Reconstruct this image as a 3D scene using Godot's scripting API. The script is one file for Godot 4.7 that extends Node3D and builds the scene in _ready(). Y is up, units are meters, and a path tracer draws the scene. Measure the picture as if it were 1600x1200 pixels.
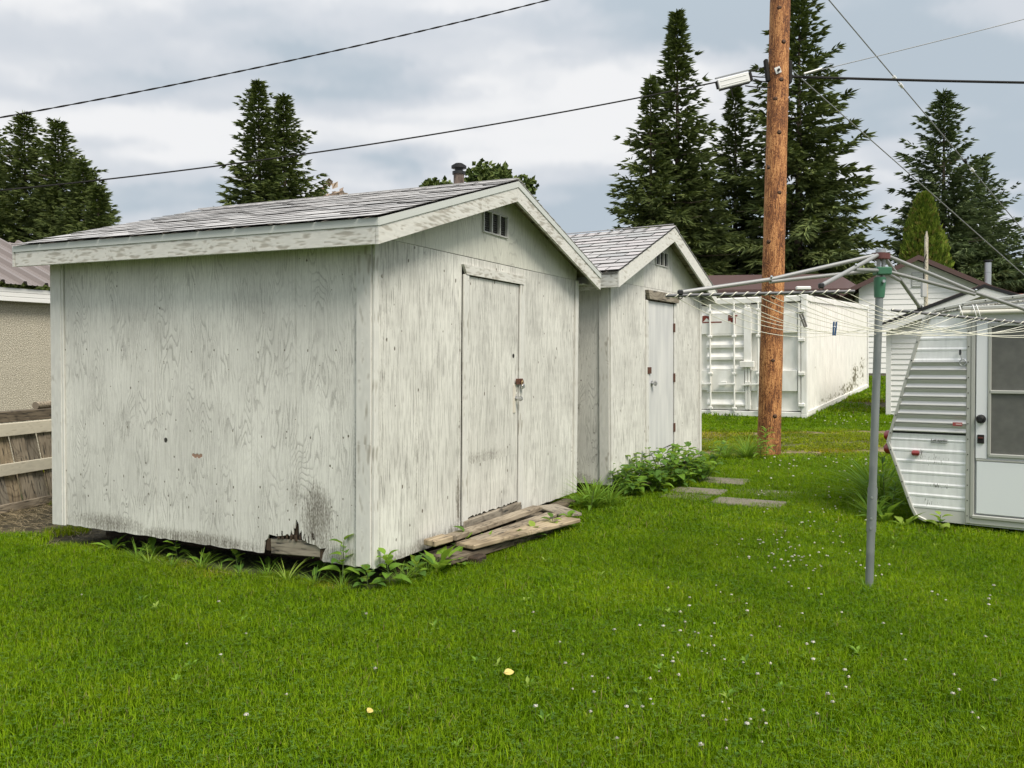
extends Node3D
# A lawn with two weathered plywood sheds, a folding clothes dryer, a travel trailer, a utility pole and spruces, under an overcast sky.

var rng := RandomNumberGenerator.new()
var taken := {}
var M := {}
var S1: Transform3D
var S2: Transform3D

func _ready() -> void:
	rng.seed = 7
	# ---- camera
	var cam := Camera3D.new()
	cam.name = "camera"
	add_child(cam)
	cam.position = Vector3(0, 1.35, 0)
	cam.basis = Basis(Vector3.RIGHT, -0.0298) * Basis(Vector3.BACK, -0.0069)
	cam.fov = rad_to_deg(2.0 * atan(600.0 / 1326.6))
	cam.near = 0.05
	cam.far = 600.0
	cam.current = true
	# ---- sky, sun, exposure
	var env := Environment.new()
	env.background_mode = Environment.BG_SKY
	var sm := PanoramaSkyMaterial.new()
	sm.panorama = sky_texture()
	var sky := Sky.new()
	sky.sky_material = sm
	env.sky = sky
	env.background_energy_multiplier = 1.0
	env.tonemap_mode = Environment.TONE_MAPPER_LINEAR
	env.tonemap_exposure = 2.55
	env.sdfgi_enabled = true
	env.ssao_enabled = true
	env.ssil_enabled = true
	var we := WorldEnvironment.new()
	we.name = "environment"
	we.environment = env
	add_child(we)
	var sun := DirectionalLight3D.new()
	sun.name = "sun"
	sun.light_energy = 0.5
	sun.light_angular_distance = 24.0
	sun.light_color = Color(1.0, 0.965, 0.91)
	sun.shadow_enabled = true
	add_child(sun)
	sun.look_at_from_position(Vector3(5.2, 12.0, 7.6), Vector3.ZERO)

	make_materials()
	build_ground()
	build_sheds()
	build_background()
	build_trees()
	build_pole_and_wires()
	build_trailer()
	build_dryer()
	build_neighbour()
	build_small_things()
	build_plants()
	build_grass()

# ---------------------------------------------------------------- mesh helpers
class MB:
	var v := PackedVector3Array()
	var n := PackedVector3Array()
	var uv := PackedVector2Array()
	var c := PackedColorArray()
	var use_c := false
	func tri(a: Vector3, b: Vector3, d: Vector3, ua := Vector2.ZERO, ub := Vector2.ZERO, ud := Vector2.ZERO) -> void:
		var nn := (b - a).cross(d - a).normalized()
		v.append(a); v.append(d); v.append(b)
		n.append(nn); n.append(nn); n.append(nn)
		uv.append(ua); uv.append(ud); uv.append(ub)
	func quad(a: Vector3, b: Vector3, d: Vector3, e: Vector3, ua := Vector2.ZERO, ub := Vector2.ZERO, ud := Vector2.ZERO, ue := Vector2.ZERO) -> void:
		tri(a, b, d, ua, ub, ud)
		tri(a, d, e, ua, ud, ue)
	func smooth_quad(p: Array, nn: Array, u: Array) -> void:
		for i in [0, 2, 1, 0, 3, 2]:
			v.append(p[i]); n.append(nn[i]); uv.append(u[i])
	func ctri(a: Vector3, b: Vector3, d: Vector3, nn: Vector3, col: Color) -> void:
		if (b - a).cross(d - a).dot(nn) < 0.0:
			var x := b
			b = d
			d = x
		v.append(a); v.append(d); v.append(b)
		n.append(nn); n.append(nn); n.append(nn)
		c.append(col); c.append(col); c.append(col)
		use_c = true
	func mesh() -> ArrayMesh:
		var arr := []
		arr.resize(Mesh.ARRAY_MAX)
		arr[Mesh.ARRAY_VERTEX] = v
		arr[Mesh.ARRAY_NORMAL] = n
		if uv.size() == v.size():
			arr[Mesh.ARRAY_TEX_UV] = uv
		if use_c and c.size() == v.size():
			arr[Mesh.ARRAY_COLOR] = c
		var m := ArrayMesh.new()
		m.add_surface_from_arrays(Mesh.PRIMITIVE_TRIANGLES, arr)
		return m

func box(mb: MB, t: Transform3D, s: Vector3, ch := 0.003, grain := 0, off := Vector2.ZERO) -> void:
	# a chamfered box; uv in metres, u along the grain axis
	var h := s * 0.5
	ch = minf(ch, minf(h.x, minf(h.y, h.z)) * 0.45)
	for k in 3:
		var a := (k + 1) % 3
		var b := (k + 2) % 3
		for sg: float in [-1.0, 1.0]:
			var ps := []
			var us := []
			for q in [[-1.0, -1.0], [1.0, -1.0], [1.0, 1.0], [-1.0, 1.0]]:
				var p := Vector3.ZERO
				p[k] = sg * h[k]
				p[a] = q[0] * (h[a] - ch)
				p[b] = q[1] * (h[b] - ch)
				ps.append(t * p)
				us.append(box_uv(p, k, grain) + off)
			if sg > 0:
				mb.quad(ps[0], ps[1], ps[2], ps[3], us[0], us[1], us[2], us[3])
			else:
				mb.quad(ps[3], ps[2], ps[1], ps[0], us[3], us[2], us[1], us[0])
	if ch <= 0.0:
		return
	for k in 3:   # edges along axis k
		var a := (k + 1) % 3
		var b := (k + 2) % 3
		for sa: float in [-1.0, 1.0]:
			for sb: float in [-1.0, 1.0]:
				var ps := []
				var us := []
				for q in [[-1.0, 0], [1.0, 0], [1.0, 1], [-1.0, 1]]:
					var p := Vector3.ZERO
					p[k] = q[0] * (h[k] - ch)
					p[a] = sa * (h[a] - (ch if q[1] == 1 else 0.0))
					p[b] = sb * (h[b] - (0.0 if q[1] == 1 else ch))
					ps.append(t * p)
					us.append(box_uv(p, b, grain) + off)
				if sa * sb < 0:
					mb.quad(ps[0], ps[1], ps[2], ps[3], us[0], us[1], us[2], us[3])
				else:
					mb.quad(ps[3], ps[2], ps[1], ps[0], us[3], us[2], us[1], us[0])
	for sx: float in [-1.0, 1.0]:
		for sy: float in [-1.0, 1.0]:
			for sz: float in [-1.0, 1.0]:
				var p0 := t * Vector3(sx * h.x, sy * (h.y - ch), sz * (h.z - ch))
				var p1 := t * Vector3(sx * (h.x - ch), sy * h.y, sz * (h.z - ch))
				var p2 := t * Vector3(sx * (h.x - ch), sy * (h.y - ch), sz * h.z)
				if sx * sy * sz > 0:
					mb.tri(p0, p1, p2, off, off, off)
				else:
					mb.tri(p0, p2, p1, off, off, off)

func box_uv(p: Vector3, k: int, grain: int) -> Vector2:
	if k == grain:
		return Vector2(p[(k + 1) % 3] * 0.3, p[(k + 2) % 3])
	return Vector2(p[grain], p[3 - k - grain])

func prism(mb: MB, poly: PackedVector2Array, t: Transform3D, depth: float, sc := Vector2.ONE, off := Vector2.ZERO) -> void:
	# polygon in the x-y plane of t, front towards +z, back at -depth
	if Geometry2D.is_polygon_clockwise(poly):
		poly = poly.duplicate()
		poly.reverse()
	var ids := Geometry2D.triangulate_polygon(poly)
	var f := func(i: int, z: float) -> Vector3: return t * Vector3(poly[i].x, poly[i].y, z)
	var u := func(i: int) -> Vector2: return Vector2(poly[i].x, -poly[i].y) * sc + off
	for i in range(0, ids.size(), 3):
		var a := ids[i]
		var b := ids[i + 1]
		var d := ids[i + 2]
		if (poly[b] - poly[a]).cross(poly[d] - poly[a]) < 0:
			var x := b
			b = d
			d = x
		mb.tri(f.call(a, 0.0), f.call(b, 0.0), f.call(d, 0.0), u.call(a), u.call(b), u.call(d))
		mb.tri(f.call(a, -depth), f.call(d, -depth), f.call(b, -depth), u.call(a), u.call(d), u.call(b))
	for i in poly.size():
		var j := (i + 1) % poly.size()
		mb.quad(f.call(i, -depth), f.call(j, -depth), f.call(j, 0.0), f.call(i, 0.0), u.call(i), u.call(j), u.call(j), u.call(i))

func tube(mb: MB, pts: Array, radii: Array, sides := 10, caps := true, usc := 1.0) -> void:
	var rings := []
	var norms := []
	var ref := Vector3.UP
	if absf((pts[pts.size() - 1] - pts[0]).normalized().dot(ref)) > 0.9:
		ref = Vector3.RIGHT
	var along := 0.0
	var vs := []
	for i in pts.size():
		var d: Vector3
		if i == 0:
			d = pts[1] - pts[0]
		elif i == pts.size() - 1:
			d = pts[i] - pts[i - 1]
		else:
			d = (pts[i + 1] - pts[i]).normalized() + (pts[i] - pts[i - 1]).normalized()
		if d.length() < 1e-6:
			d = pts[pts.size() - 1] - pts[0]
		d = d.normalized()
		var x := ref.cross(d).normalized()
		var y := d.cross(x)
		var r: float = radii[i] if radii.size() > 1 else radii[0]
		var ring := []
		var nn := []
		for k in sides + 1:
			var a := TAU * k / sides
			var o := x * cos(a) + y * sin(a)
			ring.append(pts[i] + o * r)
			nn.append(o)
		rings.append(ring)
		norms.append(nn)
		if i > 0:
			along += (pts[i] - pts[i - 1]).length()
		vs.append(along)
	for i in pts.size() - 1:
		for k in sides:
			var a := usc * k / sides
			var b := usc * (k + 1) / sides
			mb.smooth_quad([rings[i][k], rings[i][k + 1], rings[i + 1][k + 1], rings[i + 1][k]],
				[norms[i][k], norms[i][k + 1], norms[i + 1][k + 1], norms[i + 1][k]],
				[Vector2(a, vs[i]), Vector2(b, vs[i]), Vector2(b, vs[i + 1]), Vector2(a, vs[i + 1])])
	if caps:
		var l := pts.size() - 1
		for k in sides:
			mb.tri(pts[0], rings[0][k + 1], rings[0][k])
			mb.tri(pts[l], rings[l][k], rings[l][k + 1])

# ---------------------------------------------------------------- node helpers
func numbered(called: String) -> String:
	var k: int = taken.get(called, 0)
	taken[called] = k + 1
	return called if k == 0 else "%s_%03d" % [called, k]

func thing(called: String, label: String, category: String, t := Transform3D.IDENTITY, group := "") -> Node3D:
	var o := Node3D.new()
	o.name = numbered(called)
	add_child(o)
	o.transform = t
	tag(o, label, category, group)
	return o

func tag(o: Node, label: String, category: String, group := "") -> void:
	o.set_meta("label", label)
	o.set_meta("category", category)
	if group:
		o.set_meta("group", group)

func part(parent: Node, called: String, mesh: Mesh, m: Material, t := Transform3D.IDENTITY, label := "") -> MeshInstance3D:
	var o := MeshInstance3D.new()
	o.name = called if parent != self else numbered(called)
	o.mesh = mesh
	o.material_override = m
	parent.add_child(o, true)
	o.transform = t
	if label:
		o.set_meta("label", label)
	return o

func solo(called: String, mesh: Mesh, m: Material, label: String, category: String, group := "", t := Transform3D.IDENTITY) -> MeshInstance3D:
	var o := part(self, called, mesh, m, t)
	tag(o, label, category, group)
	return o

func structure(called: String, mesh: Mesh, m: Material) -> MeshInstance3D:
	var o := part(self, called, mesh, m)
	o.set_meta("kind", "structure")
	return o

func bx(parent: Node, called: String, m: Material, center: Vector3, size: Vector3, ch := 0.003, grain := 0, turn := Basis.IDENTITY, label := "") -> MeshInstance3D:
	var mb := MB.new()
	box(mb, Transform3D(turn, center), size, ch, grain, Vector2(rng.randf() * 3.0, rng.randf() * 3.0))
	return part(parent, called, mb.mesh(), m, Transform3D.IDENTITY, label)

func rod(parent: Node, called: String, m: Material, a: Vector3, b: Vector3, r: float, r2 := -1.0, sides := 10) -> MeshInstance3D:
	var mb := MB.new()
	tube(mb, [a, b], [r, r if r2 < 0 else r2], sides)
	return part(parent, called, mb.mesh(), m)

func pz(parent: Node, called: String, m: Material, pts: Array, t: Transform3D, depth: float, sc := Vector2.ONE, off := Vector2.ZERO, label := "") -> MeshInstance3D:
	var mb := MB.new()
	var pp := PackedVector2Array()
	for p in pts:
		pp.append(p)
	prism(mb, pp, t, depth, sc, off)
	return part(parent, called, mb.mesh(), m, Transform3D.IDENTITY, label)

func basis_from(x: Vector3, y: Vector3) -> Basis:
	x = x.normalized()
	var z := x.cross(y).normalized()
	return Basis(x, z.cross(x), z)

func hgt(x: float, z: float) -> float:
	var d := -z
	var h := 0.033 * clampf(d - 16.0, 0.0, 40.0)
	h += 0.02 * sin(x * 1.3 + 0.4) * sin(z * 0.9 + 1.0)
	return h

# ---------------------------------------------------------------- textures and materials
func noise_img(w: int, h: int, freq: float, sd: int, sx := 1.0, sy := 1.0, oct := 3, kind := FastNoiseLite.TYPE_SIMPLEX_SMOOTH, seamless := true) -> PackedByteArray:
	# bytes of a noise picture, stretched sx and sy times along x and y
	var f := FastNoiseLite.new()
	f.noise_type = kind
	f.seed = sd
	f.frequency = freq
	f.fractal_octaves = oct
	f.fractal_type = FastNoiseLite.FRACTAL_FBM if oct > 1 else FastNoiseLite.FRACTAL_NONE
	var w0 := maxi(8, int(w / sx))
	var h0 := maxi(8, int(h / sy))
	var im: Image = f.get_seamless_image(w0, h0) if seamless else f.get_image(w0, h0)
	if w0 != w or h0 != h:
		im.resize(w, h, Image.INTERPOLATE_CUBIC)
	im.convert(Image.FORMAT_L8)
	return im.get_data()

func rgb_tex(w: int, h: int, data: PackedByteArray) -> ImageTexture:
	return ImageTexture.create_from_image(Image.create_from_data(w, h, false, Image.FORMAT_RGB8, data))

func grey_tex(w: int, h: int, data: PackedByteArray) -> ImageTexture:
	return ImageTexture.create_from_image(Image.create_from_data(w, h, false, Image.FORMAT_L8, data))

func lin(r: float, g: float, b: float) -> Color:
	return Color(r, g, b).linear_to_srgb()

func flat(r: float, g: float, b: float, rough := 0.8, metal := 0.0) -> StandardMaterial3D:
	var m := StandardMaterial3D.new()
	m.albedo_color = lin(r, g, b)
	m.roughness = rough
	m.metallic = metal
	return m

func tinted(tex: Texture2D, r: float, g: float, b: float, rough: float, sc := 1.0, bump: Texture2D = null, bs := 0.0, tri := false, world := false) -> StandardMaterial3D:
	var m := flat(r, g, b, rough)
	m.albedo_texture = tex
	m.uv1_scale = Vector3(sc, sc, sc)
	m.uv1_triplanar = tri
	m.uv1_world_triplanar = world
	if bump:
		m.heightmap_enabled = true
		m.heightmap_texture = bump
		m.heightmap_scale = bs
	return m

func sm(a: float, b: float, x: float) -> float:
	var t := clampf((x - a) / (b - a), 0.0, 1.0)
	return t * t * (3.0 - 2.0 * t)

func sky_texture() -> ImageTexture:
	var w := 1536
	var h := 768
	var im := Image.create_empty(w, h, false, Image.FORMAT_RGBF)
	var a := FastNoiseLite.new()
	a.seed = 11
	a.frequency = 0.55
	a.fractal_octaves = 5
	a.fractal_gain = 0.5
	a.domain_warp_enabled = true
	a.domain_warp_amplitude = 0.5
	a.domain_warp_frequency = 0.6
	var b := FastNoiseLite.new()
	b.seed = 5
	b.frequency = 0.22
	b.fractal_octaves = 3
	var blue := Vector3(0.195, 0.226, 0.255)
	var grey := Vector3(0.262, 0.278, 0.300)
	var white := Vector3(0.355, 0.358, 0.364)
	for j in h:
		var el := PI * (0.5 - (j + 0.5) / h)
		if el < -0.05:
			for i in w:
				im.set_pixel(i, j, Color(0.10, 0.115, 0.09))
			continue
		var up := sin(el)
		for i in w:
			var az := TAU * (i + 0.5) / w
			var d := Vector3(sin(az) * cos(el), up, cos(az) * cos(el))
			var k := 1.0 / (maxf(up, 0.0) + 0.16)
			var x := d.x * k * 1.5
			var z := d.z * k * 1.5
			var n1 := a.get_noise_2d(x, z * 1.6) * 0.5 + 0.5
			var n2 := b.get_noise_2d(x * 0.8 + 9.0, z * 1.5) * 0.5 + 0.5
			var cover := clampf((n1 - 0.5) * 2.6 + (n2 - 0.5) * 1.8 + 0.5, 0.0, 1.0)
			var c := blue.lerp(grey, sm(0.05, 0.55, cover)).lerp(white, sm(0.48, 1.0, cover))
			c *= 0.98 + 0.8 * sm(0.3, 1.0, up)
			im.set_pixel(i, j, Color(c.x, c.y, c.z))
	return ImageTexture.create_from_image(im)

func ply_texture(w: int, h: int, sd: int, rings: float, fig: float, streak: float, wear: float, marks: Array, grime: Array) -> Array:
	# weathered white paint on rotary-cut plywood: figure lines, fine checks along the grain, specks, mildew
	var field := noise_img(w, h, 0.0068, sd, 1.0, 5.4, 3, FastNoiseLite.TYPE_SIMPLEX_SMOOTH, false)
	var wob := noise_img(w, h, 0.05, sd + 1, 1.0, 3.0, 2, FastNoiseLite.TYPE_SIMPLEX_SMOOTH, false)
	var patch := noise_img(w, h, 0.009, sd + 2, 1.0, 1.6, 4, FastNoiseLite.TYPE_SIMPLEX_SMOOTH, false)
	var fine := noise_img(w, h, 0.4, sd + 3, 1.0, 26.0, 2, FastNoiseLite.TYPE_SIMPLEX_SMOOTH, false)
	var fine2 := noise_img(w, h, 0.4, sd + 4, 1.0, 3.5, 2, FastNoiseLite.TYPE_SIMPLEX_SMOOTH, false)
	var long := noise_img(w, h, 0.2, sd + 6, 1.0, 64.0, 2, FastNoiseLite.TYPE_SIMPLEX_SMOOTH, false)
	var broad := noise_img(w, h, 0.0035, sd + 5, 1.0, 1.5, 3, FastNoiseLite.TYPE_SIMPLEX_SMOOTH, false)
	var dirt := PackedFloat32Array()
	dirt.resize(w * h)
	for g in grime:   # blotches of mildew: centre, radii, strength; broken up by the grain below
		var cx: float = g[0] * w
		var cy: float = g[1] * h
		var rx: float = g[2] * w
		var ry: float = g[3] * h
		for y in range(maxi(0, int(cy - ry)), mini(h, int(cy + ry))):
			for x in range(maxi(0, int(cx - rx)), mini(w, int(cx + rx))):
				var q := pow((x - cx) / rx, 2.0) + pow((y - cy) / ry, 2.0)
				if q < 1.0:
					dirt[y * w + x] = maxf(dirt[y * w + x], (1.0 - q) * g[4])
	var out := PackedByteArray()
	out.resize(w * h * 3)
	var hb := PackedByteArray()
	hb.resize(w * h)
	for i in w * h:
		var pt := patch[i] / 255.0
		var v := field[i] / 255.0 + (wob[i] / 255.0 - 0.5) * 0.03
		var r := v * rings
		r = r - floorf(r)
		r = sm(0.55, 0.9, r) * (1.0 - sm(0.93, 1.0, r))
		var ff := fine[i] / 255.0
		var f2 := fine2[i] / 255.0
		var lg := long[i] / 255.0
		var bare := r * fig * (0.25 + 0.75 * sm(0.25, 0.7, pt)) * (0.35 + 0.85 * f2) * 0.85
		bare = maxf(bare, sm(0.57, 0.8, ff) * streak * (0.3 + pt * 0.95))
		bare = maxf(bare, sm(0.58, 0.85, lg) * streak * 0.75 * (0.3 + f2))
		bare = maxf(bare, sm(0.62, 0.9, f2) * streak * 0.5 * sm(0.3, 0.7, pt))
		bare = maxf(bare, sm(0.58, 0.95, pt) * wear * 0.5 * (0.3 + ff * 0.5 + f2 * 0.5))
		var g := dirt[i]
		if g > 0.0:
			g = sm(0.40, 0.85, g * 0.45 + ff * 0.42 + f2 * 0.40 - 0.14) * minf(1.0, g * 2.0) * 0.85
		bare = clampf(bare, 0.0, 1.0)
		var t := 0.98 + (broad[i] / 255.0 - 0.5) * 0.10 + (f2 - 0.5) * 0.06 + (lg - 0.5) * 0.06
		# sRGB bytes: chalky paint, bare grey wood, mildew
		var cr := lerpf(219.0 * t, 136.0, bare)
		var cg := lerpf(218.0 * t, 134.0, bare)
		var cb := lerpf(210.0 * t, 128.0, bare)
		out[i * 3] = int(clampf(lerpf(cr, 88.0, g), 0, 255))
		out[i * 3 + 1] = int(clampf(lerpf(cg, 83.0, g), 0, 255))
		out[i * 3 + 2] = int(clampf(lerpf(cb, 74.0, g), 0, 255))
		hb[i] = int(clampf(200.0 - bare * 130.0, 0, 255))
	for mk in marks:   # nail heads, knots and filled holes: x, y, half width, half height (pixels), r, g, b
		for y in range(maxi(0, int(mk[1] - mk[3])), mini(h, int(mk[1] + mk[3]) + 1)):
			for x in range(maxi(0, int(mk[0] - mk[2])), mini(w, int(mk[0] + mk[2]) + 1)):
				if pow((x - mk[0]) / mk[2], 2.0) + pow((y - mk[1]) / mk[3], 2.0) <= 1.0 + rng.randf() * 0.4 - 0.3:
					var i: int = (y * w + x) * 3
					out[i] = mk[4]
					out[i + 1] = mk[5]
					out[i + 2] = mk[6]
					hb[y * w + x] = 60
	return [rgb_tex(w, h, out), grey_tex(w, h, hb)]

func wood_texture(w: int, h: int, sd: int, light: Array, dark: Array, rings: float, crack: float) -> Array:
	# bare wood, grain along u
	var field := noise_img(w, h, 0.008, sd, 5.0, 1.0)
	var fine := noise_img(w, h, 0.2, sd + 1, 18.0, 1.0, 2)
	var patch := noise_img(w, h, 0.008, sd + 2, 2.0, 1.0)
	var out := PackedByteArray()
	out.resize(w * h * 3)
	var hb := PackedByteArray()
	hb.resize(w * h)
	for i in w * h:
		var r := field[i] / 255.0 * rings
		r = absf(r - floorf(r) - 0.5) * 2.0
		var f := fine[i] / 255.0
		var k := clampf(sm(0.55, 1.0, r) * 0.45 + (f - 0.4) * 0.8 + (patch[i] / 255.0 - 0.5) * 0.9 + 0.15, 0.0, 1.0)
		var ck := sm(0.74, 0.84, f) * crack
		for q in 3:
			out[i * 3 + q] = int(lerpf(lerpf(light[q], dark[q], k), 30.0, ck))
		hb[i] = int(clampf(220.0 - 60.0 * k - 150.0 * ck, 0, 255))
	return [rgb_tex(w, h, out), grey_tex(w, h, hb)]

func peel_texture(w: int, h: int, sd: int, amount: float) -> Array:
	# white paint flaking off boards, grain along u
	var field := noise_img(w, h, 0.014, sd, 9.0, 1.0)
	var fine := noise_img(w, h, 0.2, sd + 1, 16.0, 1.0, 2)
	var patch := noise_img(w, h, 0.02, sd + 2, 5.0, 1.0, 4)
	var out := PackedByteArray()
	out.resize(w * h * 3)
	var hb := PackedByteArray()
	hb.resize(w * h)
	for i in w * h:
		var r := field[i] / 255.0 * 9.0
		r = absf(r - floorf(r) - 0.5) * 2.0
		var f := fine[i] / 255.0
		var p := patch[i] / 255.0
		var bare := sm(0.0, 0.5, (p - 0.5) * 0.55 + amount * 0.5 - 0.2 + (f - 0.5) * 1.1 + (r - 0.5) * 0.22)
		var k := 0.5 + 0.5 * r
		var tone := 0.96 + (f - 0.5) * 0.1
		out[i * 3] = int(lerpf(216.0 * tone, lerpf(190.0, 160.0, k), bare))
		out[i * 3 + 1] = int(lerpf(215.0 * tone, lerpf(187.0, 156.0, k), bare))
		out[i * 3 + 2] = int(lerpf(208.0 * tone, lerpf(177.0, 146.0, k), bare))
		hb[i] = int(clampf(210.0 - bare * 90.0 - f * 30.0, 0, 255))
	return [rgb_tex(w, h, out), grey_tex(w, h, hb)]

func mottled(w: int, h: int, sd: int, freq: float, lo: Array, hi: Array, con := 1.0, sx := 1.0, sy := 1.0, oct := 4) -> ImageTexture:
	var a := noise_img(w, h, freq, sd, sx, sy, oct)
	var out := PackedByteArray()
	out.resize(w * h * 3)
	for i in w * h:
		var k := clampf((a[i] / 255.0 - 0.5) * con + 0.5, 0.0, 1.0)
		out[i * 3] = int(lerpf(lo[0], hi[0], k))
		out[i * 3 + 1] = int(lerpf(lo[1], hi[1], k))
		out[i * 3 + 2] = int(lerpf(lo[2], hi[2], k))
	return rgb_tex(w, h, out)

func stain_texture(w: int, h: int, sd: int, paint: Array, stain: Array, spots: Array) -> ImageTexture:
	# sheet metal paint with blotches of mildew broken up by fine specks
	var a := noise_img(w, h, 0.16, sd, 1.0, 2.0, 3, FastNoiseLite.TYPE_SIMPLEX_SMOOTH, false)
	var b := noise_img(w, h, 0.025, sd + 1, 1.0, 2.0, 3, FastNoiseLite.TYPE_SIMPLEX_SMOOTH, false)
	var out := PackedByteArray()
	out.resize(w * h * 3)
	for y in h:
		for x in w:
			var i := y * w + x
			var g := 0.0
			for s in spots:
				var q: float = pow((float(x) / w - s[0]) / s[2], 2.0) + pow((float(y) / h - s[1]) / s[3], 2.0)
				if q < 1.0:
					g = maxf(g, (1.0 - q) * s[4])
			var k := sm(0.5, 0.95, g * 0.8 + (a[i] / 255.0 - 0.5) * 0.9 + (b[i] / 255.0 - 0.5) * 0.6) * minf(1.0, g * 3.0)
			var t := 0.97 + (b[i] / 255.0 - 0.5) * 0.08
			for c in 3:
				out[i * 3 + c] = int(clampf(lerpf(paint[c] * t, stain[c], k), 0, 255))
	return rgb_tex(w, h, out)

func pole_material() -> StandardMaterial3D:
	# treated pole timber: u round the pole, v up it in metres
	var w := 256
	var h := 1024
	var field := noise_img(w, h, 0.035, 83, 1.0, 3.2)
	var fine := noise_img(w, h, 0.22, 84, 1.0, 18.0, 2)
	var patch := noise_img(w, h, 0.012, 85, 1.0, 2.5, 4)
	var out := PackedByteArray()
	out.resize(w * h * 3)
	var hb := PackedByteArray()
	hb.resize(w * h)
	var pale := [204, 148, 94]
	var mid := [156, 100, 56]
	var deep := [94, 56, 32]
	for i in w * h:
		var r := field[i] / 255.0 * 6.0
		r = absf(r - floorf(r) - 0.5) * 2.0
		var f := fine[i] / 255.0
		var k := clampf((patch[i] / 255.0 - 0.5) * 0.9 + (r - 0.5) * 0.85 + (f - 0.5) * 1.0 + 0.44, 0.0, 1.0)
		var ck := sm(0.78, 0.95, f) * 0.45
		for c in 3:
			var col: float = lerpf(pale[c], mid[c], k * 2.0) if k < 0.5 else lerpf(mid[c], deep[c], k * 2.0 - 1.0)
			out[i * 3 + c] = int(lerpf(col, deep[c] * 0.6, ck))
		hb[i] = int(clampf(225.0 - 70.0 * k - 130.0 * ck, 0, 255))
	var m := tinted(rgb_tex(w, h, out), 0.92, 0.92, 0.92, 0.8, 1.0, grey_tex(w, h, hb), 0.8)
	m.uv1_scale = Vector3(1.0, 0.35, 1.0)
	return m

func from_tex(p: Array, sc: float, bs: float, r := 1.0, g := 1.0, b := 1.0, rough := 0.85) -> StandardMaterial3D:
	return tinted(p[0], r, g, b, rough, sc, p[1], bs)

func wall_mat(p: Array, bs: float) -> StandardMaterial3D:
	var m := from_tex(p, 1.0, bs)
	m.texture_repeat = true
	return m

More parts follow.
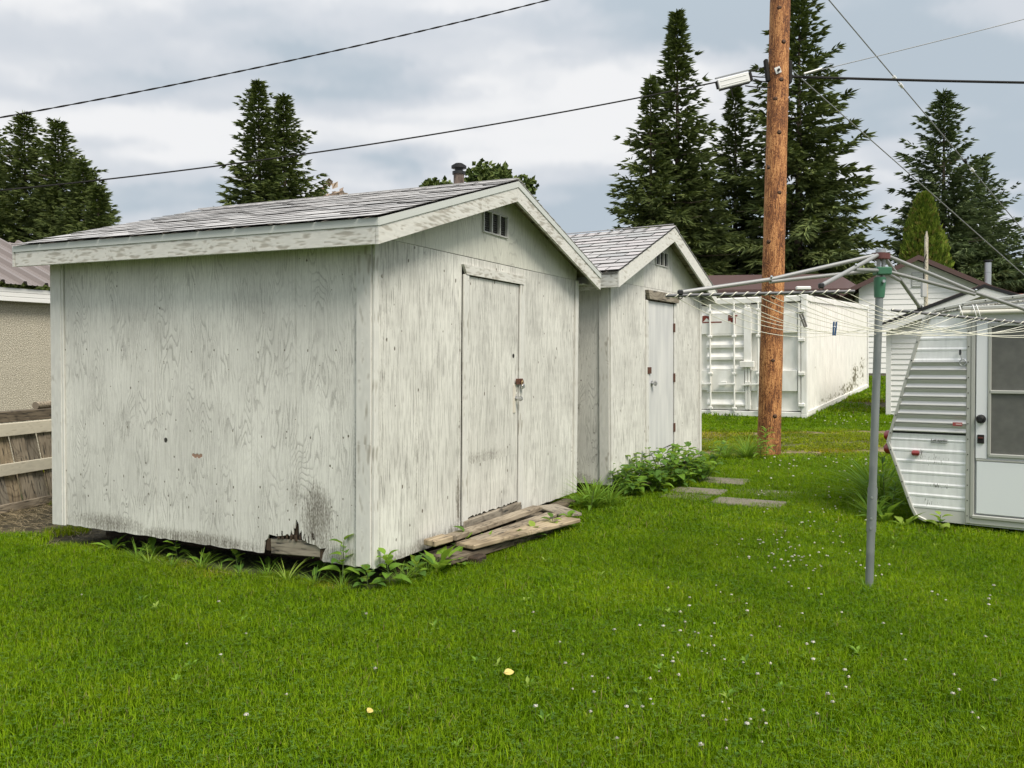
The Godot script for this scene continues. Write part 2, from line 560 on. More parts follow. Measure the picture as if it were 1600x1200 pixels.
func make_materials() -> void:
	var marks := []
	for k in 70:
		var x := rng.randf() * 1024.0
		var y := rng.randf() * 768.0
		var q := rng.randf() * rng.randf()
		marks.append([x, y, 1.0 + q * 1.5, 1.2 + q * 2.6, 104, 99, 88])
	for row: float in [0.335, 0.61, 0.79, 0.845, 0.885]:
		for k in 13:
			marks.append([(0.05 + 0.072 * k + rng.randf_range(-0.012, 0.012)) * 1024.0, (row + rng.randf_range(-0.008, 0.008)) * 768.0, 1.4, 2.0 + rng.randf() * 2.0, 96, 91, 80])
	marks.append([414.0, 500.0, 6.0, 7.0, 52, 50, 45])
	for k in 5:
		marks.append([506.0 + k * 6.0, 534.0 + (k % 2) * 3.0, 5.0, 5.0, 150, 122, 104])
	var pl := ply_texture(1024, 768, 21, 17.0, 0.78, 0.5, 0.45, marks, [
		[0.855, 0.865, 0.06, 0.16, 0.95], [0.80, 0.80, 0.03, 0.08, 0.6], [0.965, 0.7, 0.02, 0.3, 0.75], [0.2, 0.97, 0.2, 0.05, 0.8], [0.5, 0.985, 0.3, 0.04, 0.85], [0.985, 0.5, 0.012, 0.4, 0.5], [0.27, 0.62, 0.05, 0.11, 0.45], [0.3, 0.36, 0.06, 0.1, 0.35], [0.9, 0.98, 0.12, 0.06, 0.7]])
	M.ply_side = wall_mat(pl, 0.25)
	marks = []
	for k in 90:
		var q := rng.randf()
		marks.append([rng.randf() * 1024.0, rng.randf() * 896.0, 1.0 + q * 1.4, 1.6 + q * 3.0, 104, 98, 88])
	var pf := ply_texture(1024, 896, 44, 9.0, 0.3, 0.95, 0.7, marks, [
		[0.06, 0.985, 0.1, 0.05, 0.9], [0.2, 0.975, 0.14, 0.05, 0.9], [0.318, 0.88, 0.012, 0.12, 1.0], [0.3, 0.97, 0.05, 0.05, 0.9], [0.15, 0.75, 0.012, 0.25, 0.45], [0.03, 0.5, 0.02, 0.4, 0.4], [0.635, 0.6, 0.008, 0.4, 0.55], [0.8, 0.985, 0.2, 0.03, 0.6], [0.2, 0.25, 0.2, 0.06, 0.35]])
	M.ply_front = wall_mat(pf, 0.35)
	M.ply_door = tinted(pf[0], 0.97, 0.97, 0.97, 0.85, 1.0, pf[1], 0.35)
	M.ply_door.uv1_offset = Vector3(0.37, 0.21, 0)
	var pg := ply_texture(640, 320, 90, 12.0, 0.5, 0.25, 0.3, [], [])
	M.ply_gable = wall_mat(pg, 0.2)
	M.ply_gable.albedo_color = lin(0.93, 0.94, 0.9)
	var peel := peel_texture(768, 256, 61, 0.5)
	M.peel = from_tex(peel, 0.8, 0.25)
	var peel2 := peel_texture(512, 128, 66, 0.12)
	M.trim = from_tex(peel2, 0.9, 0.2)
	M.fascia_metal = flat(0.54, 0.56, 0.53, 0.55)
	var wd := wood_texture(512, 256, 71, [158, 146, 127], [104, 93, 78], 7.0, 0.6)
	M.wood = from_tex(wd, 0.9, 0.3)
	M.wood_light = from_tex(wd, 0.9, 0.3, 1.2, 1.15, 1.04)
	M.wood_grey = from_tex(wd, 0.9, 0.3, 0.86, 0.9, 0.95)
	M.wood_dark = from_tex(wd, 0.9, 0.3, 0.42, 0.40, 0.37)
	M.wood_rot = from_tex(wd, 0.9, 0.5, 0.16, 0.12, 0.09)
	M.wood_cream = from_tex(peel2, 0.9, 0.2, 0.88, 0.82, 0.70)
	var pw := wood_texture(768, 384, 83, [178, 106, 54], [112, 56, 26], 10.0, 0.75)
	M.pole = from_tex(pw, 1.0, 0.6, 1.0, 1.0, 1.0, 0.8)
	var gran := mottled(256, 256, 31, 0.12, [168, 166, 167], [212, 210, 209], 1.6)
	M.shingle = []
	M.shingle_old = []
	for s in [[0.80, 0.80, 0.785], [0.71, 0.71, 0.70], [0.86, 0.855, 0.84], [0.65, 0.655, 0.65], [0.77, 0.765, 0.755]]:
		M.shingle_old.append(tinted(gran, s[0], s[1], s[2], 0.92, 3.0, null, 0.0, true))
	for s in [[0.80, 0.80, 0.79], [0.72, 0.72, 0.72], [0.84, 0.81, 0.81], [0.66, 0.68, 0.68], [0.78, 0.76, 0.76]]:
		M.shingle.append(tinted(gran, s[0], s[1], s[2], 0.92, 3.0, null, 0.0, true))
	for m: StandardMaterial3D in M.shingle + M.shingle_old:
		m.vertex_color_use_as_albedo = true
	var rustm := mottled(64, 64, 17, 0.08, [58, 34, 24], [112, 74, 54], 1.6)
	M.rust = tinted(rustm, 1, 1, 1, 0.8, 14.0, null, 0.0, true)
	M.dark = flat(0.012, 0.011, 0.01, 0.9)
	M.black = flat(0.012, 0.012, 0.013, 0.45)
	M.vent = flat(0.09, 0.09, 0.085, 0.7)
	M.vent_frame = flat(0.5, 0.5, 0.47, 0.6)
	M.steel = flat(0.55, 0.56, 0.57, 0.35, 0.9)
	M.galv = flat(0.42, 0.44, 0.45, 0.42, 0.75)
	M.brass = flat(0.5, 0.36, 0.2, 0.4, 0.7)
	var dw := mottled(256, 512, 19, 0.02, [190, 191, 190], [210, 210, 207], 1.3, 1.0, 6.0)
	M.grey_door = tinted(dw, 1, 1, 1, 0.6)
	var cont := mottled(512, 512, 29, 0.02, [226, 224, 217], [244, 243, 239], 1.4, 1.0, 3.0)
	M.container = tinted(cont, 1.0, 1.0, 1.0, 0.5, 0.4, null, 0.0, true)
	M.red_paint = flat(0.20, 0.035, 0.02, 0.7)
	var soil := mottled(512, 512, 37, 0.02, [96, 88, 70], [160, 150, 128], 1.5)
	var soilb := grey_tex(512, 512, noise_img(512, 512, 0.06, 38))
	M.soil = tinted(soil, 1, 1, 1, 0.95, 0.7, soilb, 2.0, true, true)
	M.soil.vertex_color_use_as_albedo = true
	var conc := mottled(256, 256, 41, 0.05, [138, 132, 120], [172, 166, 154], 1.5)
	M.concrete = tinted(conc, 0.52, 0.5, 0.46, 0.9, 2.0, grey_tex(256, 256, noise_img(256, 256, 0.1, 42)), 0.2, true)
	var stu := mottled(512, 512, 51, 0.11, [126, 120, 106], [212, 206, 190], 1.5)
	M.stucco = tinted(stu, 1.15, 1.15, 1.14, 0.95, 1.1, grey_tex(512, 512, noise_img(512, 512, 0.12, 52)), 1.2, true)
	M.metal_roof = flat(0.185, 0.157, 0.146, 0.5)
	M.brown_roof = flat(0.085, 0.046, 0.040, 0.5)
	M.siding = flat(0.80, 0.79, 0.77, 0.5)
	M.white = flat(0.72, 0.72, 0.70, 0.5)
	M.leaf_card = StandardMaterial3D.new()
	M.leaf_card.vertex_color_use_as_albedo = true
	M.leaf_card.roughness = 0.7
	M.leaf_card.backlight_enabled = true
	M.leaf_card.backlight = Color(0.35, 0.35, 0.2)
	M.needle = StandardMaterial3D.new()
	M.needle.vertex_color_use_as_albedo = true
	M.needle.roughness = 0.8
	M.needle.metallic_specular = 0.2
	M.needle.backlight_enabled = true
	M.needle.backlight = Color(0.35, 0.35, 0.2)
	var bark := wood_texture(256, 128, 91, [112, 98, 84], [58, 48, 40], 6.0, 0.6)
	M.bark = from_tex(bark, 0.5, 1.0)
	M.grass = StandardMaterial3D.new()
	M.grass.vertex_color_use_as_albedo = true
	M.grass.roughness = 0.7
	M.grass.metallic_specular = 0.2
	M.grass.backlight_enabled = true
	M.grass.backlight = Color(0.8, 0.85, 0.3)
	M.leafs = []
	for c in [[0.10, 0.19, 0.022], [0.15, 0.26, 0.03], [0.06, 0.125, 0.022], [0.21, 0.29, 0.05]]:
		var m := flat(c[0], c[1], c[2], 0.55)
		m.backlight_enabled = true
		m.backlight = Color(0.5, 0.6, 0.2)
		m.metallic_specular = 0.25
		M.leafs.append(m)
	M.stem = flat(0.09, 0.13, 0.04, 0.7)
	M.galv_light = flat(0.6, 0.6, 0.58, 0.5, 0.3)
	M.wire_grey = flat(0.28, 0.29, 0.3, 0.5, 0.3)
	M.post = tinted(mottled(128, 128, 14, 0.03, [122, 127, 127], [150, 154, 153], 1.3, 1.0, 4.0), 1, 1, 1, 0.45, 2.0, null, 0.0, true)
	M.post.metallic = 0.35
	M.alu = flat(0.33, 0.33, 0.32, 0.42, 0.45)
	M.green_paint = flat(0.035, 0.13, 0.07, 0.45)
	M.maroon = flat(0.11, 0.035, 0.032, 0.6)
	M.bar_dark = flat(0.11, 0.11, 0.115, 0.5, 0.2)
	M.cord = flat(0.78, 0.76, 0.64, 0.6)
	M.trailer_white = flat(0.78, 0.79, 0.80, 0.35)
	M.trailer_silver = flat(0.60, 0.60, 0.585, 0.32, 0.35)
	M.trailer_trim = flat(0.50, 0.50, 0.46, 0.45, 0.4)
	M.trailer_belly = flat(0.55, 0.55, 0.51, 0.5)
	M.trailer_panel = flat(0.76, 0.79, 0.80, 0.35)
	var tdirt := mottled(128, 128, 77, 0.07, [90, 88, 78], [226, 224, 216], 2.6)
	M.trailer_dirty = tinted(tdirt, 1, 1, 1, 0.5, 5.0, null, 0.0, true)
	M.trailer_stain = tinted(stain_texture(512, 512, 55, [240, 241, 241], [80, 80, 74], [[0.40, 0.66, 0.12, 0.05, 0.6], [0.60, 0.68, 0.2, 0.05, 0.6], [0.6, 0.80, 0.24, 0.02, 0.62], [0.45, 0.88, 0.3, 0.03, 0.5]]), 1, 1, 1, 0.35)
	M.trailer_stain.uv1_scale = Vector3(1.6, 0.6, 1)
	M.trailer_stain.uv1_offset = Vector3(1.0, 1.0, 0)
	M.screen = tinted(mottled(128, 128, 66, 0.03, [92, 92, 88], [104, 104, 99], 1.2), 1, 1, 1, 0.6, 2.0, null, 0.0, true)
	M.container_side = tinted(stain_texture(1024, 256, 58, [238, 236, 229], [100, 95, 74], [[0.62, 0.93, 0.3, 0.14, 0.85], [0.72, 0.82, 0.12, 0.24, 0.95], [0.88, 0.75, 0.1, 0.3, 0.8], [0.35, 0.95, 0.3, 0.07, 0.7], [0.12, 0.6, 0.02, 0.1, 0.6]]), 1, 1, 1, 0.55)
	M.pole_wood = pole_material()
	M.knot = flat(0.085, 0.04, 0.02, 0.8)

# ---------------------------------------------------------------- ground
var soil_noise := FastNoiseLite.new()

func in_poly(p: Vector2, q: PackedVector2Array) -> bool:
	return Geometry2D.is_point_in_polygon(p, q)

func dirt_at(x: float, z: float) -> float:
	# 1 = bare soil, 0 = lawn
	var d := 0.0
	var n := soil_noise.get_noise_2d(x * 6.0, z * 6.0)
	# scuffed earth beside the board fence
	var a := Vector2(x + 4.25, z + 7.25).length() / 1.15
	d = maxf(d, 1.0 - sm(0.72, 1.0, a + n * 0.28))
	d = maxf(d, 1.0 - sm(0.7, 1.0, Vector2((x + 5.5) / 1.3, (z + 8.8) / 2.0).length() + n * 0.2))
	# under both sheds and the trailer
	for s: Array in [[S1, 3.144, 2.848], [S2, 2.76, 2.7]]:
		var l: Vector3 = (s[0] as Transform3D).affine_inverse() * Vector3(x, 0, z)
		if l.x > -0.02 and l.x < s[1] + 0.05 and l.z < 0.1 and l.z > -s[2]:
			d = 1.0
		var e := maxf(maxf(-l.x, l.x - s[1]), maxf(l.z, -s[2] - l.z))
		d = maxf(d, 1.0 - sm(0.0, 0.14, e + n * 0.1 - 0.02))
	# worn patch in the grass in front of the side wall
	d = maxf(d, (1.0 - sm(0.3, 1.0, Vector2((x + 1.55) / 0.6, (z + 5.3) / 0.16).length() + n * 0.7)) * 0.75)
	# wheel tracks of the back lane
	var ln := Vector3(0.896, 0, 0.445)
	var c := -(x * 0.06) - z
	d = maxf(d, (1.0 - sm(0.22, 0.5, absf(c - 11.7 + n * 0.4))) * 0.95)
	d = maxf(d, (1.0 - sm(0.15, 0.6, absf(c - 14.6 + n * 0.7))) * 0.82)
	d = maxf(d, (1.0 - sm(0.6, 1.6, absf(c - 13.0 + n * 0.5))) * 0.32)
	# trodden ground between container and white outbuilding
	d = maxf(d, (1.0 - sm(0.5, 1.0, Vector2((x - 9.0) / 0.9, (z + 20.5) / 2.5).length() + n * 0.3)) * 0.8)
	return d

func build_ground() -> void:
	S1 = shed_frame(-0.8318, -4.9641, 0.4609, 0.0037, -0.0146)
	S2 = shed_frame(0.9427, -8.1774, 0.5308, 0.0, 0.0)
	soil_noise.seed = 3
	soil_noise.frequency = 0.25
	soil_noise.fractal_octaves = 3
	var xs := PackedFloat32Array()
	var zs := PackedFloat32Array()
	var x := -300.0
	while x <= 300.0:
		xs.append(x)
		x += 0.14 if x > -7.0 and x < 7.0 else (0.6 if x > -25.0 and x < 25.0 else 25.0)
	var z := 20.0
	while z >= -400.0:
		zs.append(z)
		z -= 0.14 if z <= -1.5 and z > -16.0 else (0.6 if z < 5.0 and z > -42.0 else 20.0)
	var nx := xs.size()
	var v := PackedVector3Array()
	var n := PackedVector3Array()
	var c := PackedColorArray()
	for zz in zs:
		for xx in xs:
			v.append(Vector3(xx, hgt(xx, zz), zz))
			n.append(Vector3.UP)
			var k := dirt_at(xx, zz)
			var g := Vector3(0.2, 0.32, 0.065)
			var s := Vector3(0.36, 0.30, 0.22) if xx > -3.0 or -zz > 9.0 else Vector3(0.62, 0.46, 0.30)
			if -zz > 10.5 and -zz < 16.0:
				s = Vector3(0.95, 0.84, 0.58)
			g = g.lerp(s, k)
			c.append(Color(g.x, g.y, g.z))
	var idx := PackedInt32Array()
	for j in zs.size() - 1:
		for i in nx - 1:
			var a := j * nx + i
			idx.append_array([a, a + nx, a + 1, a + 1, a + nx, a + nx + 1])
	var arr := []
	arr.resize(Mesh.ARRAY_MAX)
	arr[Mesh.ARRAY_VERTEX] = v
	arr[Mesh.ARRAY_NORMAL] = n
	arr[Mesh.ARRAY_COLOR] = c
	arr[Mesh.ARRAY_INDEX] = idx
	var m := ArrayMesh.new()
	m.add_surface_from_arrays(Mesh.PRIMITIVE_TRIANGLES, arr)
	structure("ground", m, M.soil)

# ---------------------------------------------------------------- the two sheds
func shed_frame(x: float, z: float, yaw: float, tg: float, ts: float) -> Transform3D:
	var r := Vector3(sin(yaw), 0, -cos(yaw))
	var l := Vector3(-cos(yaw), 0, -sin(yaw))
	var u := Vector3.UP
	return Transform3D(Basis(r - tg * u, u + tg * r + ts * l, -(l - ts * u)), Vector3(x, 0, z))

func jag(x0: float, x1: float, y: float, step: float, amp: float) -> Array:
	var out := []
	var n := maxi(1, int(absf(x1 - x0) / step))
	for i in n + 1:
		out.append(Vector2(lerpf(x0, x1, float(i) / n), y + (rng.randf_range(-amp, amp) if i > 0 and i < n else 0.0)))
	return out

func shed_roof(o: Node3D, d: Dictionary) -> void:
	var ridge := Vector2(d.W * 0.5, d.yeh + d.rise)
	var eave := Vector2(-d.os, d.yeh)
	var z1: float = d.of + 0.02
	var z0: float = -d.L - d.of - 0.02
	# deck of both slopes, seen from the gable
	for side in 2:
		var a := eave if side == 0 else Vector2(d.W + d.os, d.yeh)
		pz(o, "roof_deck", M.wood_grey, [a + Vector2(0, -0.006), ridge + Vector2(0, -0.006), ridge + Vector2(0, -0.03), a + Vector2(0, -0.03)], Transform3D(Basis.IDENTITY, Vector3(0, 0, z1 - 0.022)), z1 - z0 - 0.044)
	var up := Vector3(ridge.x - eave.x, ridge.y - eave.y, 0)
	var slope := up.length()
	up = up.normalized()
	var nrm := Vector3(-up.y, up.x, 0)
	var expo := 0.127
	var n := int(ceil((slope + 0.02) / expo))
	var tab := 0.305
	var mb := MB.new()
	# one tab: mineral granules on top, bare black asphalt on its cut edges
	var q := [Vector3(0, 0, -0.075), Vector3(1, 0, -0.075), Vector3(1, 0, 0.075), Vector3(0, 0, 0.075)]
	var th := Vector3(0, d.thick, 0)
	var grit := Color(1, 1, 1)
	var tar := Color(0.09, 0.088, 0.085)
	mb.ctri(q[0] + th, q[2] + th, q[1] + th, Vector3.UP, grit)
	mb.ctri(q[0] + th, q[3] + th, q[2] + th, Vector3.UP, grit)
	mb.ctri(q[0] - th, q[1] - th, q[2] - th, Vector3.DOWN, tar)
	mb.ctri(q[0] - th, q[2] - th, q[3] - th, Vector3.DOWN, tar)
	for i in 4:
		var j := (i + 1) % 4
		var nn: Vector3 = [Vector3.FORWARD, Vector3.RIGHT, Vector3.BACK, Vector3.LEFT][i]
		mb.ctri(q[i] - th, q[j] - th, q[j] + th, nn, tar)
		mb.ctri(q[i] - th, q[j] + th, q[i] + th, nn, tar)
	var tabmesh := mb.mesh()
	for i in n:
		var s := i * expo - 0.02
		var z := z1 - tab * (0.5 if i % 2 == 0 else 1.0) * rng.randf_range(0.94, 1.0)
		var start := z1
		while start > z0 + 0.02:
			var stop := maxf(z, z0)
			if start - stop > 0.02:
				var len := start - stop - 0.012
				var depth := minf(0.15, slope - s)
				if depth > 0.03:
					var lift := 0.009 + rng.randf() * 0.005
					var tilt := Basis(Vector3.BACK, -d.curl - rng.randf() * 0.03)
					var xa := Vector3.BACK * len * -1.0     # along -z
					var za := (tilt * up) * (depth / 0.15)
					var ya := (tilt * nrm)
					var p := Vector3(eave.x, eave.y, start) + up * (s + depth * 0.5) + nrm * lift
					part(o, "shingle", tabmesh, d.tone[rng.randi() % 5], Transform3D(Basis(xa, ya, za), p))
			start = stop
			z = stop - tab
			if stop <= z0:
				break
	# far slope: one sheet of courses, and the ridge caps
	mb = MB.new()
	var up2 := Vector3(-up.x, up.y, 0)
	var n2 := Vector3(up.y, up.x, 0)
	for i in n:
		var s := i * expo - 0.02
		var p := Vector3(d.W + d.os, d.yeh, (z0 + z1) * 0.5) + up2 * (s + 0.072) + n2 * 0.006
		box(mb, Transform3D(Basis(Vector3.BACK, Basis(Vector3.BACK, 0.045) * n2, Basis(Vector3.BACK, 0.045) * up2).orthonormalized(), p), Vector3(z1 - z0, 0.006, minf(0.145, slope - s)), 0.001, 0)
	part(o, "shingle_slope", mb.mesh(), d.tone[1]).set_meta("kind", "stuff")
	var zz := z1
	while zz > z0:
		mb = MB.new()
		var l2 := minf(0.2, zz - z0)
		for sd in 2:
			var uu := up if sd == 0 else up2
			var nn := nrm if sd == 0 else n2
			box(mb, Transform3D(Basis(Vector3.BACK, nn, uu), Vector3(ridge.x, ridge.y + 0.012, zz - l2 * 0.5) - uu * 0.06 + nn * 0.006), Vector3(l2, 0.005, 0.128), 0.001, 0)
		part(o, "ridge_cap", mb.mesh(), d.tone[rng.randi() % 5])
		zz -= 0.145
	# fascia on both eaves, rake boards on the gable, metal drip edge above each
	var lip := 0.045 if d.drip else 0.004
	var fh: float = d.yeh - lip - d.yel
	for side in 2:
		var x: float = -d.os + 0.01 if side == 0 else d.W + d.os - 0.01
		bx(o, "fascia_board", d.fascia, Vector3(x, d.yel + fh * 0.5, (z0 + z1) * 0.5), Vector3(0.02, fh, z1 - z0 - 0.045), 0.002, 2)
		if d.drip:
			bx(o, "drip_edge", M.fascia_metal, Vector3(x + (-0.006 if side == 0 else 0.006), d.yeh - 0.023, (z0 + z1) * 0.5), Vector3(0.018, 0.044, z1 - z0 - 0.01), 0.001, 2)
	for side in 2:
		var ex: float = -d.os if side == 0 else d.W + d.os
		for zf: float in [d.of + 0.012, z0 + 0.012]:
			var f := Transform3D(Basis.IDENTITY, Vector3(0, 0, zf))
			var rx := ridge.x + (-0.001 if side == 0 else 0.001)
			pz(o, "rake_board", d.rake, [Vector2(ex, d.yel), Vector2(rx, d.yel + d.rise), Vector2(rx, ridge.y - lip), Vector2(ex, d.yeh - lip)], f, 0.022, Vector2(0.9, 1.0), Vector2(rng.randf(), rng.randf()))
			if d.drip:
				pz(o, "drip_edge", M.fascia_metal, [Vector2(ex, d.yeh - lip), Vector2(rx, ridge.y - lip), Vector2(rx, ridge.y - 0.002), Vector2(ex, d.yeh - 0.002)], f.translated(Vector3(0, 0, 0.006)), 0.03)
	# soffit under the eaves
	for side in 2:
		var xa: float = -d.os + 0.022 if side == 0 else d.W + 0.02
		bx(o, "soffit", M.trim, Vector3(xa + (d.os - 0.042) * 0.5, d.yel + 0.05, -d.L * 0.5), Vector3(d.os - 0.05, 0.01, d.L + 0.1), 0.001, 2)

func vent(o: Node3D, x0: float, x1: float, y0: float, y1: float) -> void:
	var v := bx(o, "gable_vent", M.vent, Vector3((x0 + x1) * 0.5, (y0 + y1) * 0.5, -0.025), Vector3(x1 - x0, y1 - y0, 0.01), 0.001)
	var w := x1 - x0
	for k in 4:
		bx(v, "vent_frame", M.vent_frame, Vector3(x0 + w * k / 3.0, (y0 + y1) * 0.5, 0.004), Vector3(0.014, y1 - y0 + 0.012, 0.024), 0.002, 1)
	for y: float in [y0, y1]:
		bx(v, "vent_frame", M.vent_frame, Vector3((x0 + x1) * 0.5, y, 0.002), Vector3(w + 0.012, 0.012, 0.02), 0.002)
	for k in 9:
		bx(v, "slat", M.vent, Vector3((x0 + x1) * 0.5, y0 + (k + 0.7) * (y1 - y0) / 9.5, -0.012), Vector3(w - 0.004, 0.003, 0.014), 0.0, 0, Basis(Vector3.RIGHT, 0.7))

func knob(o: Node3D, m: Material, p: Vector3, r: float) -> void:
	var mb := MB.new()
	tube(mb, [p, p + Vector3(0, 0, 0.006), p + Vector3(0, 0, 0.008), p + Vector3(0, 0, 0.03), p + Vector3(0, 0, 0.036), p + Vector3(0, 0, 0.05), p + Vector3(0, 0, 0.06)], [r * 1.1, r * 1.1, r * 0.45, r * 0.45, r * 0.9, r, r * 0.55], 14)
	part(o, "door_knob", mb.mesh(), m)

func build_sheds() -> void:
	S1 = shed_frame(-0.8318, -4.9641, 0.4609, 0.0037, -0.0146)
	S2 = shed_frame(0.9427, -8.1774, 0.5308, 0.0, 0.0)
	# ---------- the near shed
	var d := {W = 3.144, L = 2.848, os = 0.1786, of = 0.153, yb = 0.123, yel = 1.9918, yeh = 2.1402, rise = 0.5244, drip = true, fascia = M.peel, rake = M.peel, tone = M.shingle_old, thick = 0.0017, curl = 0.02}
	var o := thing("garden_shed", "larger near shed of peeling white plywood with padlocked door and planks before it", "shed", S1, "white plywood sheds")
	var tl := Transform3D(Basis(Vector3.BACK, Vector3.UP, Vector3.LEFT), Vector3.ZERO)
	var sc := Vector2(1.0 / 2.848, 1.0 / 1.93)
	var off := Vector2(1.0, 1.062)
	var top := 2.075
	# side wall: three plywood sheets; the joint of the first two is rotted out at the bottom
	var p1 := [Vector2(-0.03, top), Vector2(-0.5715, top), Vector2(-0.5715, 0.36), Vector2(-0.552, 0.33), Vector2(-0.548, 0.262), Vector2(-0.53, 0.30), Vector2(-0.526, 0.24), Vector2(-0.508, 0.232), Vector2(-0.5, 0.262), Vector2(-0.488, 0.222), Vector2(-0.42, 0.215), Vector2(-0.385, 0.196), Vector2(-0.342, 0.205), Vector2(-0.362, 0.17), Vector2(-0.374, 0.128)] + jag(-0.36, -0.03, 0.118, 0.03, 0.004)
	pz(o, "wall_panel", M.ply_side, p1, tl, 0.012, sc, off, "plywood sheet with a rotted lower corner")
	var p2 := [Vector2(-0.5745, 0.36), Vector2(-0.5745, top), Vector2(-1.79, top)] + jag(-1.79, -0.84, 0.12, 0.04, 0.005) + [Vector2(-0.832, 0.165), Vector2(-0.825, 0.2), Vector2(-0.806, 0.212), Vector2(-0.79, 0.245), Vector2(-0.73, 0.238), Vector2(-0.7, 0.243), Vector2(-0.66, 0.25), Vector2(-0.64, 0.262), Vector2(-0.625, 0.25), Vector2(-0.61, 0.29), Vector2(-0.6, 0.262), Vector2(-0.592, 0.33), Vector2(-0.586, 0.3)]
	pz(o, "wall_panel", M.ply_side, p2, tl, 0.012, sc, off)
	pz(o, "wall_panel", M.ply_side, [Vector2(-1.793, top), Vector2(-2.82, top)] + jag(-2.82, -1.793, 0.122, 0.05, 0.004), tl, 0.012, sc, off)
	# behind the rot: the grey end of the floor joist and crumbled wood
	bx(o, "rotted_joist", M.wood_grey, Vector3(0.026, 0.178, -0.59), Vector3(0.03, 0.1, 0.40), 0.006, 2, Basis(Vector3.RIGHT, -0.05), "exposed grey joist in the rotted corner")
	bx(o, "rotted_wood", M.wood_rot, Vector3(0.034, 0.26, -0.545), Vector3(0.03, 0.16, 0.34), 0.01, 1)
	bx(o, "rotted_wood", M.wood_rot, Vector3(0.02, 0.165, -0.378), Vector3(0.024, 0.09, 0.04), 0.008, 1)
	bx(o, "rotted_wood", M.wood_rot, Vector3(0.02, 0.175, -0.806), Vector3(0.024, 0.08, 0.035), 0.008, 1)
	for k in 9:
		bx(o, "splinter", M.wood_rot, Vector3(0.006, 0.235 + rng.randf() * 0.03, -0.44 - k * 0.035), Vector3(0.012, 0.03 + rng.randf() * 0.03, 0.01 + rng.randf() * 0.02), 0.003, 1, Basis(Vector3.RIGHT, rng.randf_range(-0.4, 0.4)))
	# corner boards of the side wall
	bx(o, "corner_board", M.trim, Vector3(-0.01, 1.1, -0.0535), Vector3(0.019, 1.95, 0.106), 0.003, 1)
	bx(o, "corner_board", M.trim, Vector3(-0.01, 1.09, -2.79), Vector3(0.019, 1.95, 0.115), 0.003, 1)
	bx(o, "corner_bead", M.trim, Vector3(-0.008, 1.09, -2.722), Vector3(0.014, 1.95, 0.02), 0.004, 1)
	# gable front
	var tf := Transform3D.IDENTITY
	var fs := Vector2(1.0 / 3.144, 1.0 / 2.65)
	var fo := Vector2(0.0, 1.019)
	pz(o, "wall_panel", M.ply_front, [Vector2(1.036, 2.066), Vector2(0.002, 2.07)] + jag(0.002, 1.036, 0.118, 0.05, 0.004), tf, 0.012, fs, fo)
	pz(o, "wall_panel", M.ply_front, [Vector2(3.142, 2.07), Vector2(2.024, 2.066)] + jag(2.024, 3.142, 0.13, 0.06, 0.004), tf, 0.012, fs, fo)
	pz(o, "wall_panel", M.ply_front, [Vector2(1.039, 2.008), Vector2(2.021, 2.005), Vector2(2.021, 2.066), Vector2(1.039, 2.066)], tf, 0.012, fs, fo)
	var gy := func(x: float) -> float: return d.yeh - 0.034 + (minf(x, d.W - x) + d.os) * 0.2996
	var vx0 := 1.333
	var vx1 := 1.712
	var gp := [Vector2(0.002, 2.0712), Vector2(3.142, 2.0712), Vector2(3.142, gy.call(3.142)), Vector2(1.572, gy.call(1.572)), Vector2(0.002, gy.call(0.002))]
	pz(o, "gable_panel", M.ply_gable, [gp[0], Vector2(vx0, 2.0712), Vector2(vx0, gy.call(vx0)), gp[4]], tf, 0.012, Vector2(0.4, 0.9), Vector2(0.1, 0.3))
	pz(o, "gable_panel", M.ply_gable, [Vector2(vx1, 2.0712), gp[1], gp[2], Vector2(vx1, gy.call(vx1))], tf, 0.012, Vector2(0.4, 0.9), Vector2(0.1, 0.3))
	pz(o, "gable_panel", M.ply_gable, [Vector2(vx0, 2.0712), Vector2(vx1, 2.0712), Vector2(vx1, 2.275), Vector2(vx0, 2.275)], tf, 0.012, Vector2(0.4, 0.9), Vector2(0.1, 0.3))
	pz(o, "gable_panel", M.ply_gable, [Vector2(vx0, 2.43), Vector2(vx1, 2.43), Vector2(vx1, gy.call(vx1)), Vector2(1.572, gy.call(1.572)), Vector2(vx0, gy.call(vx0))], tf, 0.012, Vector2(0.4, 0.9), Vector2(0.1, 0.3))
	vent(o, vx0, vx1, 2.275, 2.43)
	# corner boards and batten strips of the front
	bx(o, "corner_board", M.trim, Vector3(0.013, 1.09, 0.01), Vector3(0.044, 1.94, 0.019), 0.003, 1)
	bx(o, "corner_board", M.trim, Vector3(3.122, 1.1, 0.01), Vector3(0.062, 1.94, 0.019), 0.003, 1)
	# door with its casing
	var door := [Vector2(1.928, 1.933), Vector2(1.122, 1.933)] + jag(1.122, 1.926, 0.232, 0.022, 0.009)
	var dr := pz(o, "door", M.ply_door, door, Transform3D(Basis.IDENTITY, Vector3(0, 0, 0.004)), 0.03, fs, fo, "peeling plywood door")
	bx(o, "door_casing", M.trim, Vector3(1.081, 1.065, 0.009), Vector3(0.074, 1.75, 0.016), 0.003, 1)
	bx(o, "door_casing", M.trim, Vector3(1.975, 1.065, 0.009), Vector3(0.082, 1.75, 0.016), 0.003, 1)
	pz(o, "head_casing", M.peel, [Vector2(1.03, 2.008), Vector2(2.035, 2.008), Vector2(1.995, 1.942), Vector2(1.075, 1.942)], Transform3D(Basis.IDENTITY, Vector3(0, 0, 0.022)), 0.022, Vector2(0.9, 0.9))
	bx(o, "door_jamb", M.wood, Vector3(1.511, 1.07, -0.055), Vector3(0.9, 1.85, 0.012), 0.0)
	bx(o, "door_sill", M.wood_grey, Vector3(1.51, 0.178, 0.0), Vector3(0.92, 0.085, 0.05), 0.005)
